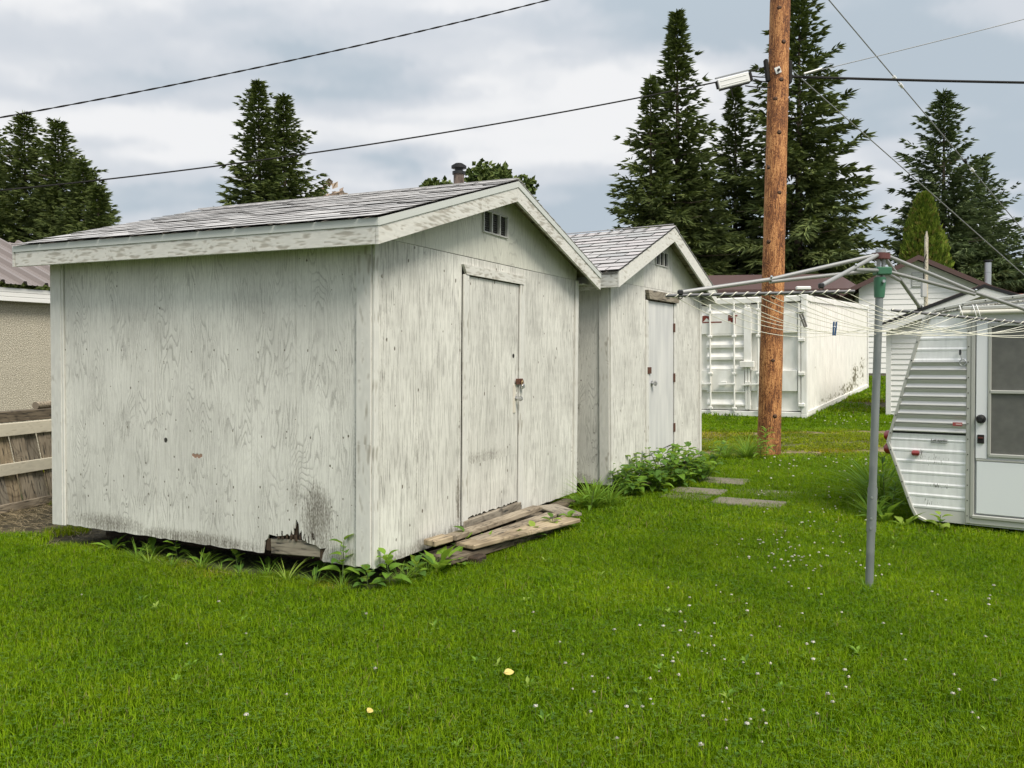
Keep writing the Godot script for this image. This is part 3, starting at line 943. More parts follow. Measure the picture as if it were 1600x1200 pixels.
	# lock plate, knob, hasp
	bx(dr, "handle_plate", flat(0.62, 0.58, 0.5, 0.6), Vector3(1.862, 1.045, 0.007), Vector3(0.04, 0.22, 0.006), 0.001, 1)
	knob(dr, M.steel, Vector3(1.886, 1.045, 0.004), 0.02)
	var hole := MB.new()
	tube(hole, [Vector3(1.842, 1.379, 0.002), Vector3(1.842, 1.379, 0.0055)], [0.017], 12)
	part(dr, "lock_hole", hole.mesh(), M.dark)
	bx(dr, "hasp", M.rust, Vector3(1.92, 1.178, 0.021), Vector3(0.115, 0.045, 0.008), 0.002)
	bx(dr, "hasp_staple", M.rust, Vector3(1.94, 1.178, 0.034), Vector3(0.01, 0.03, 0.024), 0.003)
	# hidden walls, floor and skids close the box
	bx(o, "back_wall", M.trim, Vector3(1.572, 1.09, -2.838), Vector3(3.1, 1.96, 0.014), 0.0)
	pz(o, "back_gable", M.trim, gp, Transform3D(Basis.IDENTITY, Vector3(0, 0, -2.83)), 0.012)
	bx(o, "far_wall", M.trim, Vector3(3.134, 1.1, -1.42), Vector3(0.014, 1.96, 2.8), 0.0, 2)
	bx(o, "floor", M.wood_rot, Vector3(1.572, 0.2, -1.424), Vector3(3.06, 0.03, 2.76), 0.0)
	for x: float in [0.42, 1.57, 2.7]:
		bx(o, "skid", M.wood_rot, Vector3(x, 0.07, -1.424), Vector3(0.1, 0.22, 2.7), 0.004, 2)
	shed_roof(o, d)
	# stove pipe coming through the far slope
	var sp := MB.new()
	tube(sp, [Vector3(1.75, 2.5, -0.44), Vector3(1.75, 2.815, -0.44)], [0.042], 18)
	var pipe := part(o, "stove_pipe", sp.mesh(), tinted(mottled(64, 64, 3, 0.05, [60, 48, 42], [150, 134, 122], 1.5, 1.0, 3.0), 1, 1, 1, 0.6, 4.0, null, 0.0, true))
	sp = MB.new()
	tube(sp, [Vector3(1.75, 2.80, -0.44), Vector3(1.75, 2.822, -0.44), Vector3(1.75, 2.826, -0.44), Vector3(1.75, 2.846, -0.44), Vector3(1.75, 2.848, -0.44), Vector3(1.75, 2.866, -0.44), Vector3(1.75, 2.885, -0.44)], [0.052, 0.052, 0.032, 0.032, 0.06, 0.06, 0.03], 18)
	part(pipe, "rain_cap", sp.mesh(), M.black)
	# padlock hanging in the hasp
	var pk := thing("padlock", "small silver padlock hanging from the rusty hasp of the near shed", "padlock", S1.translated_local(Vector3(0.012, 0, 0.016)))
	bx(pk, "lock_body", M.steel, Vector3(1.932, 1.14, 0.024), Vector3(0.044, 0.036, 0.02), 0.005, 0, Basis(Vector3.BACK, 0.25))
	var sh := MB.new()
	var arc := []
	for k in 9:
		var a := PI * k / 8.0
		arc.append(Vector3(1.927 + cos(a) * 0.014, 1.168 + sin(a) * 0.016, 0.024))
	arc.push_front(Vector3(1.943, 1.152, 0.024))
	arc.append(Vector3(1.912, 1.148, 0.024))
	tube(sh, arc, [0.004], 8)
	part(pk, "shackle", sh.mesh(), M.brass)

	# ---------- the second shed
	d = {W = 2.76, L = 2.7, os = 0.15, of = 0.153, yb = 0.117, yel = 2.0134, yeh = 2.165, rise = 0.60, drip = false, fascia = M.peel, rake = M.trim, tone = M.shingle, thick = 0.0055, curl = 0.05}
	o = thing("garden_shed", "smaller white plywood shed behind, with a pale grey door and tidy grey shingles", "shed", S2, "white plywood sheds")
	var side2 := Vector2(1.0 / 2.7, 1.0 / 1.93)
	pz(o, "wall_panel", M.ply_side, [Vector2(-0.02, top), Vector2(-1.22, top)] + jag(-1.22, -0.02, 0.12, 0.04, 0.004), tl, 0.012, side2, Vector2(0.4, 1.06))
	pz(o, "wall_panel", M.ply_side, [Vector2(-1.223, top), Vector2(-2.69, top)] + jag(-2.69, -1.223, 0.12, 0.05, 0.003), tl, 0.012, side2, Vector2(0.9, 1.06))
	bx(o, "corner_board", M.trim, Vector3(-0.01, 1.09, -0.053), Vector3(0.019, 1.94, 0.105), 0.003, 1)
	bx(o, "corner_board", M.trim, Vector3(0.012, 1.09, 0.01), Vector3(0.042, 1.94, 0.019), 0.003, 1)
	bx(o, "corner_board", M.trim, Vector3(2.735, 1.09, 0.01), Vector3(0.055, 1.94, 0.019), 0.003, 1)
	pz(o, "wall_panel", M.ply_front, [Vector2(0.925, 2.093), Vector2(0.002, 2.093)] + jag(0.002, 0.925, 0.118, 0.05, 0.004), tf, 0.012, fs, Vector2(0.52, 1.03))
	pz(o, "wall_panel", M.ply_front, [Vector2(2.758, 2.093), Vector2(1.86, 2.093)] + jag(1.86, 2.758, 0.12, 0.06, 0.004), tf, 0.012, fs, Vector2(0.31, 1.03))
	pz(o, "wall_panel", M.ply_front, [Vector2(0.928, 2.02), Vector2(1.857, 2.02), Vector2(1.857, 2.093), Vector2(0.928, 2.093)], tf, 0.012, fs, Vector2(0.1, 1.03))
	var g2 := func(x: float) -> float: return d.yeh - 0.034 + (minf(x, d.W - x) + d.os) * (d.rise / (d.W * 0.5 + d.os))
	# gable in three sheets around the vent
	pz(o, "gable_panel", M.ply_gable, [Vector2(0.002, 2.096), Vector2(0.88, 2.096), Vector2(0.88, g2.call(0.88)), Vector2(0.002, g2.call(0.002))], tf, 0.012, Vector2(0.45, 0.9))
	pz(o, "gable_panel", M.ply_front, [Vector2(0.883, 2.096), Vector2(1.76, 2.096), Vector2(1.76, 2.355), Vector2(0.883, 2.355)], tf, 0.012, fs, Vector2(0.2, 0.6))
	pz(o, "gable_panel", M.ply_front, [Vector2(0.883, 2.357), Vector2(1.215, 2.357), Vector2(1.215, g2.call(1.215)), Vector2(0.883, g2.call(0.883))], tf, 0.012, fs, Vector2(0.2, 0.6))
	pz(o, "gable_panel", M.ply_front, [Vector2(1.585, 2.357), Vector2(1.76, 2.357), Vector2(1.76, g2.call(1.76)), Vector2(1.585, g2.call(1.585))], tf, 0.012, fs, Vector2(0.2, 0.6))
	pz(o, "gable_panel", M.ply_front, [Vector2(1.215, 2.515), Vector2(1.585, 2.515), Vector2(1.585, g2.call(1.585)), Vector2(1.38, g2.call(1.38)), Vector2(1.215, g2.call(1.215))], tf, 0.012, fs, Vector2(0.2, 0.6))
	pz(o, "gable_panel", M.ply_gable, [Vector2(1.763, 2.096), Vector2(2.758, 2.096), Vector2(2.758, g2.call(2.758)), Vector2(1.763, g2.call(1.763))], tf, 0.012, Vector2(0.45, 0.9), Vector2(0.5, 0.2))
	vent(o, 1.217, 1.583, 2.36, 2.513)
	var d2 := pz(o, "door", M.grey_door, [Vector2(1.0, 1.955), Vector2(1.775, 1.955), Vector2(1.77, 0.37), Vector2(1.0, 0.315)], Transform3D(Basis.IDENTITY, Vector3(0, 0, 0.004)), 0.03, Vector2(1.2, 0.5), Vector2.ZERO, "pale grey slab door")
	bx(d2, "door_patch", M.grey_door, Vector3(1.385, 0.24, -0.02), Vector3(0.77, 0.2, 0.02), 0.002, 1)
	bx(o, "door_casing", M.trim, Vector3(0.958, 1.05, 0.006), Vector3(0.066, 1.82, 0.016), 0.003, 1)
	bx(o, "door_casing", M.trim, Vector3(1.822, 1.05, 0.006), Vector3(0.066, 1.82, 0.016), 0.003, 1)
	bx(o, "door_jamb", M.wood, Vector3(1.385, 1.05, -0.045), Vector3(0.86, 1.86, 0.012), 0.0)
	pz(o, "head_casing", M.wood_grey, [Vector2(0.915, 2.065), Vector2(1.915, 2.065), Vector2(1.865, 1.972), Vector2(0.965, 1.972)], Transform3D(Basis.IDENTITY, Vector3(0, 0, 0.04)), 0.038, Vector2(0.9, 0.9), Vector2.ZERO, "bare grey board over the door")
	for y: float in [1.69, 1.12, 0.55]:
		bx(d2, "hinge", M.rust, Vector3(1.79, y, 0.012), Vector3(0.05, 0.1, 0.01), 0.002, 1)
	knob(d2, M.steel, Vector3(1.09, 1.075, 0.004), 0.03)
	bx(d2, "hasp", M.rust, Vector3(1.0, 1.215, 0.016), Vector3(0.1, 0.07, 0.012), 0.004)
	bx(o, "back_wall", M.trim, Vector3(1.38, 1.09, -2.69), Vector3(2.72, 1.96, 0.014), 0.0)
	bx(o, "far_wall", M.trim, Vector3(2.75, 1.1, -1.36), Vector3(0.014, 1.96, 2.66), 0.0, 2)
	pz(o, "back_gable", M.trim, [Vector2(0.002, 2.07), Vector2(2.758, 2.07), Vector2(2.758, g2.call(2.758)), Vector2(1.38, g2.call(1.38)), Vector2(0.002, g2.call(0.002))], Transform3D(Basis.IDENTITY, Vector3(0, 0, -2.685)), 0.012)
	bx(o, "floor", M.wood_rot, Vector3(1.38, 0.2, -1.36), Vector3(2.7, 0.03, 2.62), 0.0)
	for x: float in [0.3, 1.38, 2.4]:
		bx(o, "skid", M.wood_rot, Vector3(x, 0.07, -1.36), Vector3(0.1, 0.22, 2.6), 0.004, 2)
	shed_roof(o, d)
	# ---------- planks lying along the front of the near shed
	plank("weathered_plank", M.wood_light, Vector3(0.50, 0.205, 0.085), Vector3(0.685, 0.205, 0.11), 0.1, 0.04, "short tan plank offcut nearest the shed corner, on top of the plank pile")
	plank("weathered_plank", M.wood, Vector3(0.70, 0.205, 0.12), Vector3(2.02, 0.195, 0.14), 0.085, 0.038, "long straight tan plank lying along the shed door sill")
	plank("weathered_plank", M.wood_light, Vector3(0.72, 0.150, 0.21), Vector3(1.95, 0.140, 0.46), 0.17, 0.03, "wide tan plank with split grain, outermost of the plank pile")
	plank("weathered_plank", M.wood, Vector3(0.86, 0.15, 0.20), Vector3(2.02, 0.145, 0.26), 0.1, 0.03, "narrow plank wedged between the straight plank and the wide one")
	plank("weathered_plank", M.wood_dark, Vector3(0.50, 0.11, 0.14), Vector3(1.85, 0.092, 0.30), 0.24, 0.045, "dark plank at the bottom of the plank pile")  # darker tint of the shared wood texture
	plank("weathered_plank", M.wood_grey, Vector3(2.32, 0.15, 0.08), Vector3(2.12, 0.13, 0.4), 0.2, 0.025, "short greyish plank lying crosswise at the far end of the pile")
	plank("weathered_plank", M.wood_dark, Vector3(1.9, 0.105, 0.06), Vector3(2.95, 0.1, 0.04), 0.12, 0.05, "dark grey plank against the shed wall behind the pile")
	for k in 3:
		var pb := MB.new()
		box(pb, S1 * Transform3D(Basis.IDENTITY, Vector3([0.72, 1.25, 1.75][k], 0.04, 0.2)), Vector3(0.12, 0.09, 0.3), 0.01, 2)
		solo("wood_block", pb.mesh(), M.wood_rot, ["dark block under the near end of the plank pile", "dark block under the middle of the plank pile", "dark block under the far end of the plank pile"][k], "wood block", "blocks under the planks")  # darkest tint of the same wood texture

func plank(called: String, m: Material, a: Vector3, b: Vector3, w: float, th: float, label: String) -> void:
	var mb := MB.new()
	var bs := basis_from(b - a, Vector3.UP)
	var ln := (b - a).length()
	box(mb, Transform3D(bs, (a + b) * 0.5 - bs.y * th * 0.5), Vector3(ln, th, w), 0.006, 0, Vector2(rng.randf() * 4.0, rng.randf() * 4.0))
	for i in mb.v.size():   # worn, slightly crooked edges
		var q := mb.v[i]
		mb.v[i] = q + bs.z * 0.006 * sin(q.dot(bs.x) * 7.0 + ln) + bs.y * 0.003 * sin(q.dot(bs.x) * 5.0 + w * 90.0)
	solo(called, mb.mesh(), m, label, "plank", "planks before the near shed", S1)

# ---------------------------------------------------------------- container, houses, outbuildings
func lap_siding(parent: Node, m: Material, t: Transform3D, poly: Array, step: float) -> void:
	# horizontal boards clipped to a convex polygon in the x-y plane of t, each lower edge proud
	var y0 := 1e9
	var y1 := -1e9
	for p: Vector2 in poly:
		y0 = minf(y0, p.y)
		y1 = maxf(y1, p.y)
	var y := y0
	while y < y1 - 0.01:
		var yt := minf(y + step, y1)
		var a := span(poly, y + 0.001)
		var b := span(poly, yt - 0.001)
		if a.y - a.x > 0.02:
			if b.y - b.x < 0.005:
				b = Vector2((b.x + b.y) * 0.5 - 0.002, (b.x + b.y) * 0.5 + 0.002)
			var mb := MB.new()
			var q := [t * Vector3(a.x, y, 0.02), t * Vector3(a.y, y, 0.02), t * Vector3(b.y, yt, 0.002), t * Vector3(b.x, yt, 0.002)]
			mb.quad(q[0], q[1], q[2], q[3])
			mb.quad(t * Vector3(a.x, y, 0.0), t * Vector3(a.y, y, 0.0), q[1], q[0])
			part(parent, "siding_board", mb.mesh(), m)
		y += step

func span(poly: Array, y: float) -> Vector2:
	var lo := 1e9
	var hi := -1e9
	for i in poly.size():
		var a: Vector2 = poly[i]
		var b: Vector2 = poly[(i + 1) % poly.size()]
		if (a.y <= y) != (b.y <= y):
			var x := lerpf(a.x, b.x, (y - a.y) / (b.y - a.y))
			lo = minf(lo, x)
			hi = maxf(hi, x)
	return Vector2(lo, hi) if lo < 1e8 else Vector2(0, 0)

func build_background() -> void:
	build_container()
	build_houses()

func build_container() -> void:
	# local x along the doors (towards the shed), y up, z towards the viewer out of the doors
	var sd := Vector3(0.4923, 0.029, -0.8704).normalized()
	var xl := Vector3(-0.8704, 0.0, -0.4923)
	var b := Basis(-xl, sd.cross(xl).normalized() * -1.0, -sd)
	if b.y.y < 0:
		b.y = -b.y
	b = Basis(b.x, b.z.cross(b.x).normalized(), b.z)
	var o := thing("shipping_container", "long white steel shipping container with ribbed side and bolted end doors", "shipping container", Transform3D(b, Vector3(6.09, 0.05, -17.5)))
	# origin: the near corner at the ground; x runs from -2.44 (hidden end) to 0
	var m: Material = M.container
	var H := 2.58
	var W := 2.44
	var L := 10.0
	for x: float in [-W + 0.06, -0.06]:
		bx(o, "corner_post", m, Vector3(x, H * 0.5, -0.07), Vector3(0.12, H - 0.24, 0.14), 0.01, 1)
		bx(o, "corner_post", m, Vector3(x, H * 0.5, -L + 0.07), Vector3(0.12, H - 0.24, 0.14), 0.01, 1)
		for y: float in [0.06, H - 0.06]:
			for zz: float in [-0.08, -L + 0.08]:
				bx(o, "corner_casting", m, Vector3(x, y, zz), Vector3(0.13, 0.12, 0.165), 0.008)
	for y: float in [0.09, H - 0.08]:
		bx(o, "end_rail", m, Vector3(-W * 0.5, y, -0.06), Vector3(W - 0.26, 0.11, 0.1), 0.006)
		for x: float in [-W + 0.05, -0.05]:
			bx(o, "side_rail", m, Vector3(x, y, -L * 0.5), Vector3(0.07, 0.12, L - 0.34), 0.006, 2)
	bx(o, "roof_panel", m, Vector3(-W * 0.5, H - 0.02, -L * 0.5), Vector3(W - 0.04, 0.02, L - 0.1), 0.004)
	bx(o, "base_frame", M.dark, Vector3(-W * 0.5, 0.1, -L * 0.5), Vector3(W - 0.3, 0.1, L - 0.4), 0.004)
	bx(o, "back_wall", m, Vector3(-W * 0.5, H * 0.5, -L + 0.06), Vector3(W - 0.2, H - 0.2, 0.03), 0.004)
	# corrugated sides
	for side in 2:
		var mb := MB.new()
		var z := -0.14
		var prof := [[0.0, 0.0], [0.07, 0.0], [0.138, -0.046], [0.208, -0.046], [0.276, 0.0]]
		while z > -L + 0.4:
			for k in 4:
				var x0: float = (-0.03 + prof[k][1]) if side == 0 else (-W + 0.03 - prof[k][1])
				var x1: float = (-0.03 + prof[k + 1][1]) if side == 0 else (-W + 0.03 - prof[k + 1][1])
				var z0: float = z - prof[k][0]
				var z1: float = z - prof[k + 1][0]
				var q := [Vector3(x0, 0.14, z0), Vector3(x1, 0.14, z1), Vector3(x1, H - 0.13, z1), Vector3(x0, H - 0.13, z0)]
				var ua := -z0 / L
				var ub := -z1 / L
				if side == 0:
					mb.quad(q[0], q[1], q[2], q[3], Vector2(ua, 0.99), Vector2(ub, 0.99), Vector2(ub, 0.01), Vector2(ua, 0.01))
				else:
					mb.quad(q[3], q[2], q[1], q[0], Vector2(ua, 0.01), Vector2(ub, 0.01), Vector2(ub, 0.5), Vector2(ua, 0.5))
			z -= 0.276
		part(o, "corrugated_side", mb.mesh(), M.container_side)
	# two doors, each a frame with ribbed panels, two lock rods, handles and hinges
	for k in 2:
		var x0 := -W + 0.14 + k * 1.09
		var x1 := x0 + 1.07
		var mid := (x0 + x1) * 0.5
		var dr := bx(o, "door", m, Vector3(mid, H * 0.5, -0.105), Vector3(1.07, H - 0.32, 0.02), 0.004)
		# raised flat fields and recessed slanted ribs
		var y := 0.26
		var rows := [["rib", 0.32], ["flat", 0.44], ["rib", 0.26], ["rib", 0.26], ["rib", 0.26], ["flat", 0.42], ["rib", 0.26]]
		for r in rows:
			var y1: float = y + r[1]
			if r[0] == "flat":
				bx(dr, "door_panel", m, Vector3(mid, (y + y1) * 0.5, -0.058), Vector3(0.95, r[1] - 0.004, 0.074), 0.004)
			else:
				pz(dr, "door_rib", m, [Vector2(-0.095, y + 0.002), Vector2(-0.022, y + 0.002), Vector2(-0.022, y + 0.03), Vector2(-0.084, y + 0.12), Vector2(-0.084, y1 - 0.05), Vector2(-0.022, y1 - 0.03), Vector2(-0.022, y1 - 0.002), Vector2(-0.095, y1 - 0.002)], Transform3D(Basis(Vector3.BACK, Vector3.UP, Vector3.LEFT), Vector3(x0 + 0.05, 0, 0)), -0.95)
			y = y1
		bx(dr, "door_edge", m, Vector3(x0 + 0.02, H * 0.5, -0.03), Vector3(0.05, H - 0.36, 0.05), 0.006, 1)
		bx(dr, "door_edge", m, Vector3(x1 - 0.02, H * 0.5, -0.03), Vector3(0.05, H - 0.36, 0.05), 0.006, 1)
		for rx: float in [x0 + 0.28, x0 + 0.8] if k == 0 else [x0 + 0.22, x0 + 0.62]:
			var rd := MB.new()
			tube(rd, [Vector3(rx, 0.12, 0.005), Vector3(rx, H - 0.12, 0.005)], [0.019], 10)
			var rod_ := part(dr, "lock_rod", rd.mesh(), m)
			for gy: float in [0.2, 0.95, 1.75, 2.3]:
				bx(rod_, "rod_bracket", m, Vector3(rx, gy, 0.006), Vector3(0.09, 0.05, 0.05), 0.006)
			bx(rod_, "handle", m, Vector3(rx - 0.16, 0.72, 0.03), Vector3(0.38, 0.035, 0.02), 0.005, 0, Basis(Vector3.BACK, 0.06))
			bx(rod_, "handle_catch", m, Vector3(rx - 0.22, 0.75, 0.02), Vector3(0.12, 0.06, 0.03), 0.005)
		for hy: float in [0.3, 0.95, 1.65, 2.25]:
			bx(dr, "hinge", m, Vector3(x0 - 0.03 if k == 0 else x1 + 0.03, hy, 0.005), Vector3(0.13, 0.07, 0.04), 0.008)
	bx(o, "door_seal", m, Vector3(-1.215, 1.75, -0.012), Vector3(0.16, 1.2, 0.03), 0.006, 1)
	bx(o, "lock_box", m, Vector3(-1.22, 1.15, 0.02), Vector3(0.3, 0.13, 0.08), 0.006)
	# what is left of red lettering on the first door
	pz(o, "paint_remnant", M.red_paint, [Vector2(-2.2, 2.06), Vector2(-2.19, 2.2), Vector2(-2.13, 2.21), Vector2(-2.05, 2.19), Vector2(-2.03, 2.09), Vector2(-2.1, 2.155), Vector2(-2.16, 2.09)], Transform3D(Basis.IDENTITY, Vector3(0, 0, -0.018)), 0.002)
	bx(o, "paint_remnant", M.red_paint, Vector3(-1.98, 2.06, -0.019), Vector3(0.42, 0.025, 0.003), 0.0)
	for r in [[-1.53, 2.185, 0.2, 0.03], [-1.6, 2.12, 0.06, 0.08], [-1.49, 2.09, 0.04, 0.14], [-1.55, 2.1, 0.05, 0.1]]:
		bx(o, "paint_remnant", M.red_paint, Vector3(r[0], r[1], -0.017), Vector3(r[2], r[3], 0.003), 0.0)

func gable_roof(o: Node3D, m: Material, t: Transform3D, half: float, ey: float, py: float, z0: float, z1: float, over := 0.25, ribs := 0.0) -> void:
	# two slopes over a gable in the x-y plane of t; z0..z1 along the ridge
	for s: float in [-1.0, 1.0]:
		var e := Vector2(s * (half + over), ey - over * (py - ey) / half)
		var pk := Vector2(0, py)
		var mb := MB.new()
		prism(mb, PackedVector2Array([e, pk, pk + Vector2(0, 0.07), e + Vector2(0, 0.07)]), t.translated_local(Vector3(0, 0, z1)), z1 - z0)
		var slope := part(o, "roof_slope", mb.mesh(), m)
		if ribs > 0.0:
			var z := z0 + 0.1
			while z < z1:
				var rb := MB.new()
				tube(rb, [t * Vector3(e.x, e.y + 0.085, z), t * Vector3(pk.x, pk.y + 0.085, z)], [0.02], 6)
				part(slope, "roof_rib", rb.mesh(), m)
				z += ribs

func build_houses() -> void:
	# white house with brown roof, gable towards the lane
	var f := Transform3D(Basis(Vector3.UP, -0.25), Vector3(15.2, 0.45, -32.0))
	var o := thing("white_house", "white sided house with low brown gable roof behind the container", "house", f)
	var gable := [Vector2(-2.0, 0.25), Vector2(2.3, 0.25), Vector2(2.3, 3.4), Vector2(0.0, 4.5), Vector2(-2.0, 3.54)]
	bx(o, "foundation", M.concrete, Vector3(0.15, 0.1, -3.0), Vector3(4.2, 0.4, 6.0), 0.01)
	bx(o, "wall", M.siding, Vector3(0.15, 1.8, -3.03), Vector3(4.2, 3.1, 5.9), 0.0)
	lap_siding(o, M.siding, Transform3D.IDENTITY, gable, 0.2)
	gable_roof(o, M.brown_roof, Transform3D(Basis.IDENTITY, Vector3.ZERO), 2.3, 3.44, 4.56, -6.4, 0.4, 0.42)
	for s: float in [-1.0, 1.0]:
		pz(o, "rake_trim", M.brown_roof, [Vector2(s * 2.74, 3.13), Vector2(0, 4.46), Vector2(0, 4.64), Vector2(s * 2.74, 3.31)], Transform3D(Basis.IDENTITY, Vector3(0, 0, 0.46)), 0.05)
	var vt := bx(o, "gable_vent", M.vent_frame, Vector3(0.05, 3.75, 0.03), Vector3(0.42, 0.55, 0.05), 0.01)
	for k in 6:
		bx(vt, "slat", M.white, Vector3(0.05, 3.54 + k * 0.085, 0.06), Vector3(0.36, 0.05, 0.02), 0.004)
	bx(o, "gable_panel", M.siding, Vector3(0.0, 3.5, -6.0), Vector3(3.4, 0.8, 0.05), 0.0)
	# service post with meter box in front of it
	var sp := thing("service_post", "tall weathered white post with pointed top before the white house", "post", Transform3D(Basis.IDENTITY, Vector3(13.15, 0.35, -27.0)))
	var mb := MB.new()
	tube(mb, [Vector3(0, -0.2, 0), Vector3(0, 4.75, 0), Vector3(0.01, 4.95, 0)], [0.07, 0.06, 0.012], 8)
	part(sp, "post_shaft", mb.mesh(), from_tex([M.wood.albedo_texture, M.wood.heightmap_texture], 0.9, 0.3, 1.9, 2.05, 2.2))
	bx(sp, "meter_box", flat(0.45, 0.45, 0.44, 0.5), Vector3(-0.12, 3.1, 0.1), Vector3(0.16, 0.5, 0.12), 0.02)
	mb = MB.new()
	tube(mb, [Vector3(-0.12, 3.35, 0.08), Vector3(-0.1, 4.0, 0.08), Vector3(-0.02, 4.2, 0.05)], [0.015], 6)
	part(sp, "conduit", mb.mesh(), M.dark)
	# small white outbuilding beside the container
	var fr := Transform3D(Basis(Vector3.UP, -0.52), Vector3(9.45, -0.04, -17.0))
	o = thing("outbuilding", "small white sided outbuilding with dark roof edge between container and trailer", "outbuilding", fr)
	var W := 1.75
	lap_siding(o, M.siding, Transform3D.IDENTITY, [Vector2(-W, 0.12), Vector2(W, 0.12), Vector2(W, 2.05), Vector2(0, 2.72), Vector2(-W, 2.05)], 0.11)
	bx(o, "wall", M.siding, Vector3(0, 1.05, -1.7), Vector3(2 * W - 0.04, 2.0, 3.38), 0.0)
	bx(o, "corner_board", M.white, Vector3(-W, 1.06, 0.0), Vector3(0.1, 2.05, 0.07), 0.004, 1)
	bx(o, "corner_board", M.white, Vector3(W, 1.06, 0.0), Vector3(0.1, 2.05, 0.07), 0.004, 1)
	gable_roof(o, M.brown_roof, Transform3D.IDENTITY, W, 2.06, 2.74, -3.6, 0.25, 0.22)
	for s: float in [-1.0, 1.0]:
		pz(o, "rake_board", M.white, [Vector2(s * 1.98, 1.82), Vector2(0, 2.58), Vector2(0, 2.74), Vector2(s * 1.98, 1.98)], Transform3D(Basis.IDENTITY, Vector3(0, 0, 0.27)), 0.02)
		pz(o, "drip_edge", M.black, [Vector2(s * 2.0, 1.96), Vector2(0, 2.725), Vector2(0, 2.79), Vector2(s * 2.0, 2.03)], Transform3D(Basis.IDENTITY, Vector3(0, 0, 0.285)), 0.03)
	# long building with brown metal roof beyond the container
	var bl := Transform3D(Basis(Vector3.UP, -0.06), Vector3(10.2, 0.85, -36.5))
	o = thing("long_garage", "long low building with brown metal roof behind the container and pole", "garage", bl)
	bx(o, "wall", flat(0.30, 0.27, 0.25, 0.7), Vector3(0, 1.6, 0), Vector3(7.0, 3.2, 5.0), 0.0)
	for s: float in [-1.0, 1.0]:
		var rm := MB.new()
		prism(rm, PackedVector2Array([Vector2(s * 2.95, 3.1), Vector2(0, 3.95), Vector2(0, 4.02), Vector2(s * 2.95, 3.17)]), Transform3D(Basis(Vector3.FORWARD, Vector3.UP, Vector3.RIGHT), Vector3(3.7, 0, 0)), 7.4)
		part(o, "roof_slope", rm.mesh(), M.brown_roof)
	bx(o, "eave_board", M.brown_roof, Vector3(0, 3.1, 2.92), Vector3(7.4, 0.14, 0.05), 0.006)
	bx(o, "eave_board", M.brown_roof, Vector3(0, 2.86, 2.6), Vector3(7.0, 0.14, 0.05), 0.006)
	# red roof at the right edge and the stove pipe beside it
	var rr := thing("red_roofed_house", "low house with rusty red roof at the edge behind the trailer", "house", Transform3D(Basis.IDENTITY, Vector3(25.2, 0.7, -38.5)))
	bx(rr, "wall", M.siding, Vector3(0, 1.4, -2), Vector3(6.0, 2.8, 4.0), 0.0)
	var rb := MB.new()
	prism(rb, PackedVector2Array([Vector2(-0.4, 2.72), Vector2(2.0, 3.5), Vector2(4.4, 2.72), Vector2(4.4, 2.8), Vector2(2.0, 3.58), Vector2(-0.4, 2.8)]), Transform3D(Basis(Vector3.FORWARD, Vector3.UP, Vector3.RIGHT), Vector3(3.3, 0, 0)), 6.6)
	part(rr, "roof", rb.mesh(), flat(0.24, 0.085, 0.055, 0.7))
	var ch := thing("metal_chimney", "tall shiny metal chimney pipe rising above the white house roof", "chimney", Transform3D(Basis.IDENTITY, Vector3(20.3, 0.65, -36.3)))
	mb = MB.new()
	tube(mb, [Vector3(0, 0, 0), Vector3(0, 4.65, 0)], [0.14], 14)
	part(ch, "pipe", mb.mesh(), M.steel)
	mb = MB.new()
	tube(mb, [Vector3(0, 4.65, 0), Vector3(0, 4.70, 0), Vector3(0, 4.71, 0), Vector3(0, 4.76, 0)], [0.1, 0.1, 0.2, 0.16], 14)
	part(ch, "cap", mb.mesh(), M.black)
	for y: float in [3.7, 4.2]:
		mb = MB.new()
		tube(mb, [Vector3(0, y, 0), Vector3(0, y + 0.05, 0)], [0.147], 14)
		part(ch, "band", mb.mesh(), M.galv)

# ---------------------------------------------------------------- trees
func frond(mb: MB, p: Vector3, d: Vector3, ln: float, wd: float, cols: Array, r: RandomNumberGenerator) -> void:
	# a needle-covered twig: two crossed narrow leaf-like faces
	d = d.normalized()
	var s := d.cross(Vector3(r.randf_range(-1, 1), r.randf_range(-1, 1), r.randf_range(-1, 1))).normalized()
	var c: Color = cols[r.randi() % cols.size()]
	for k in 2:
		var n := d.cross(s).normalized()
		var m := p + d * ln * 0.45
		mb.ctri(p, m + s * wd, p + d * ln, n, c)
		mb.ctri(p, p + d * ln, m - s * wd, n, c)
		s = n

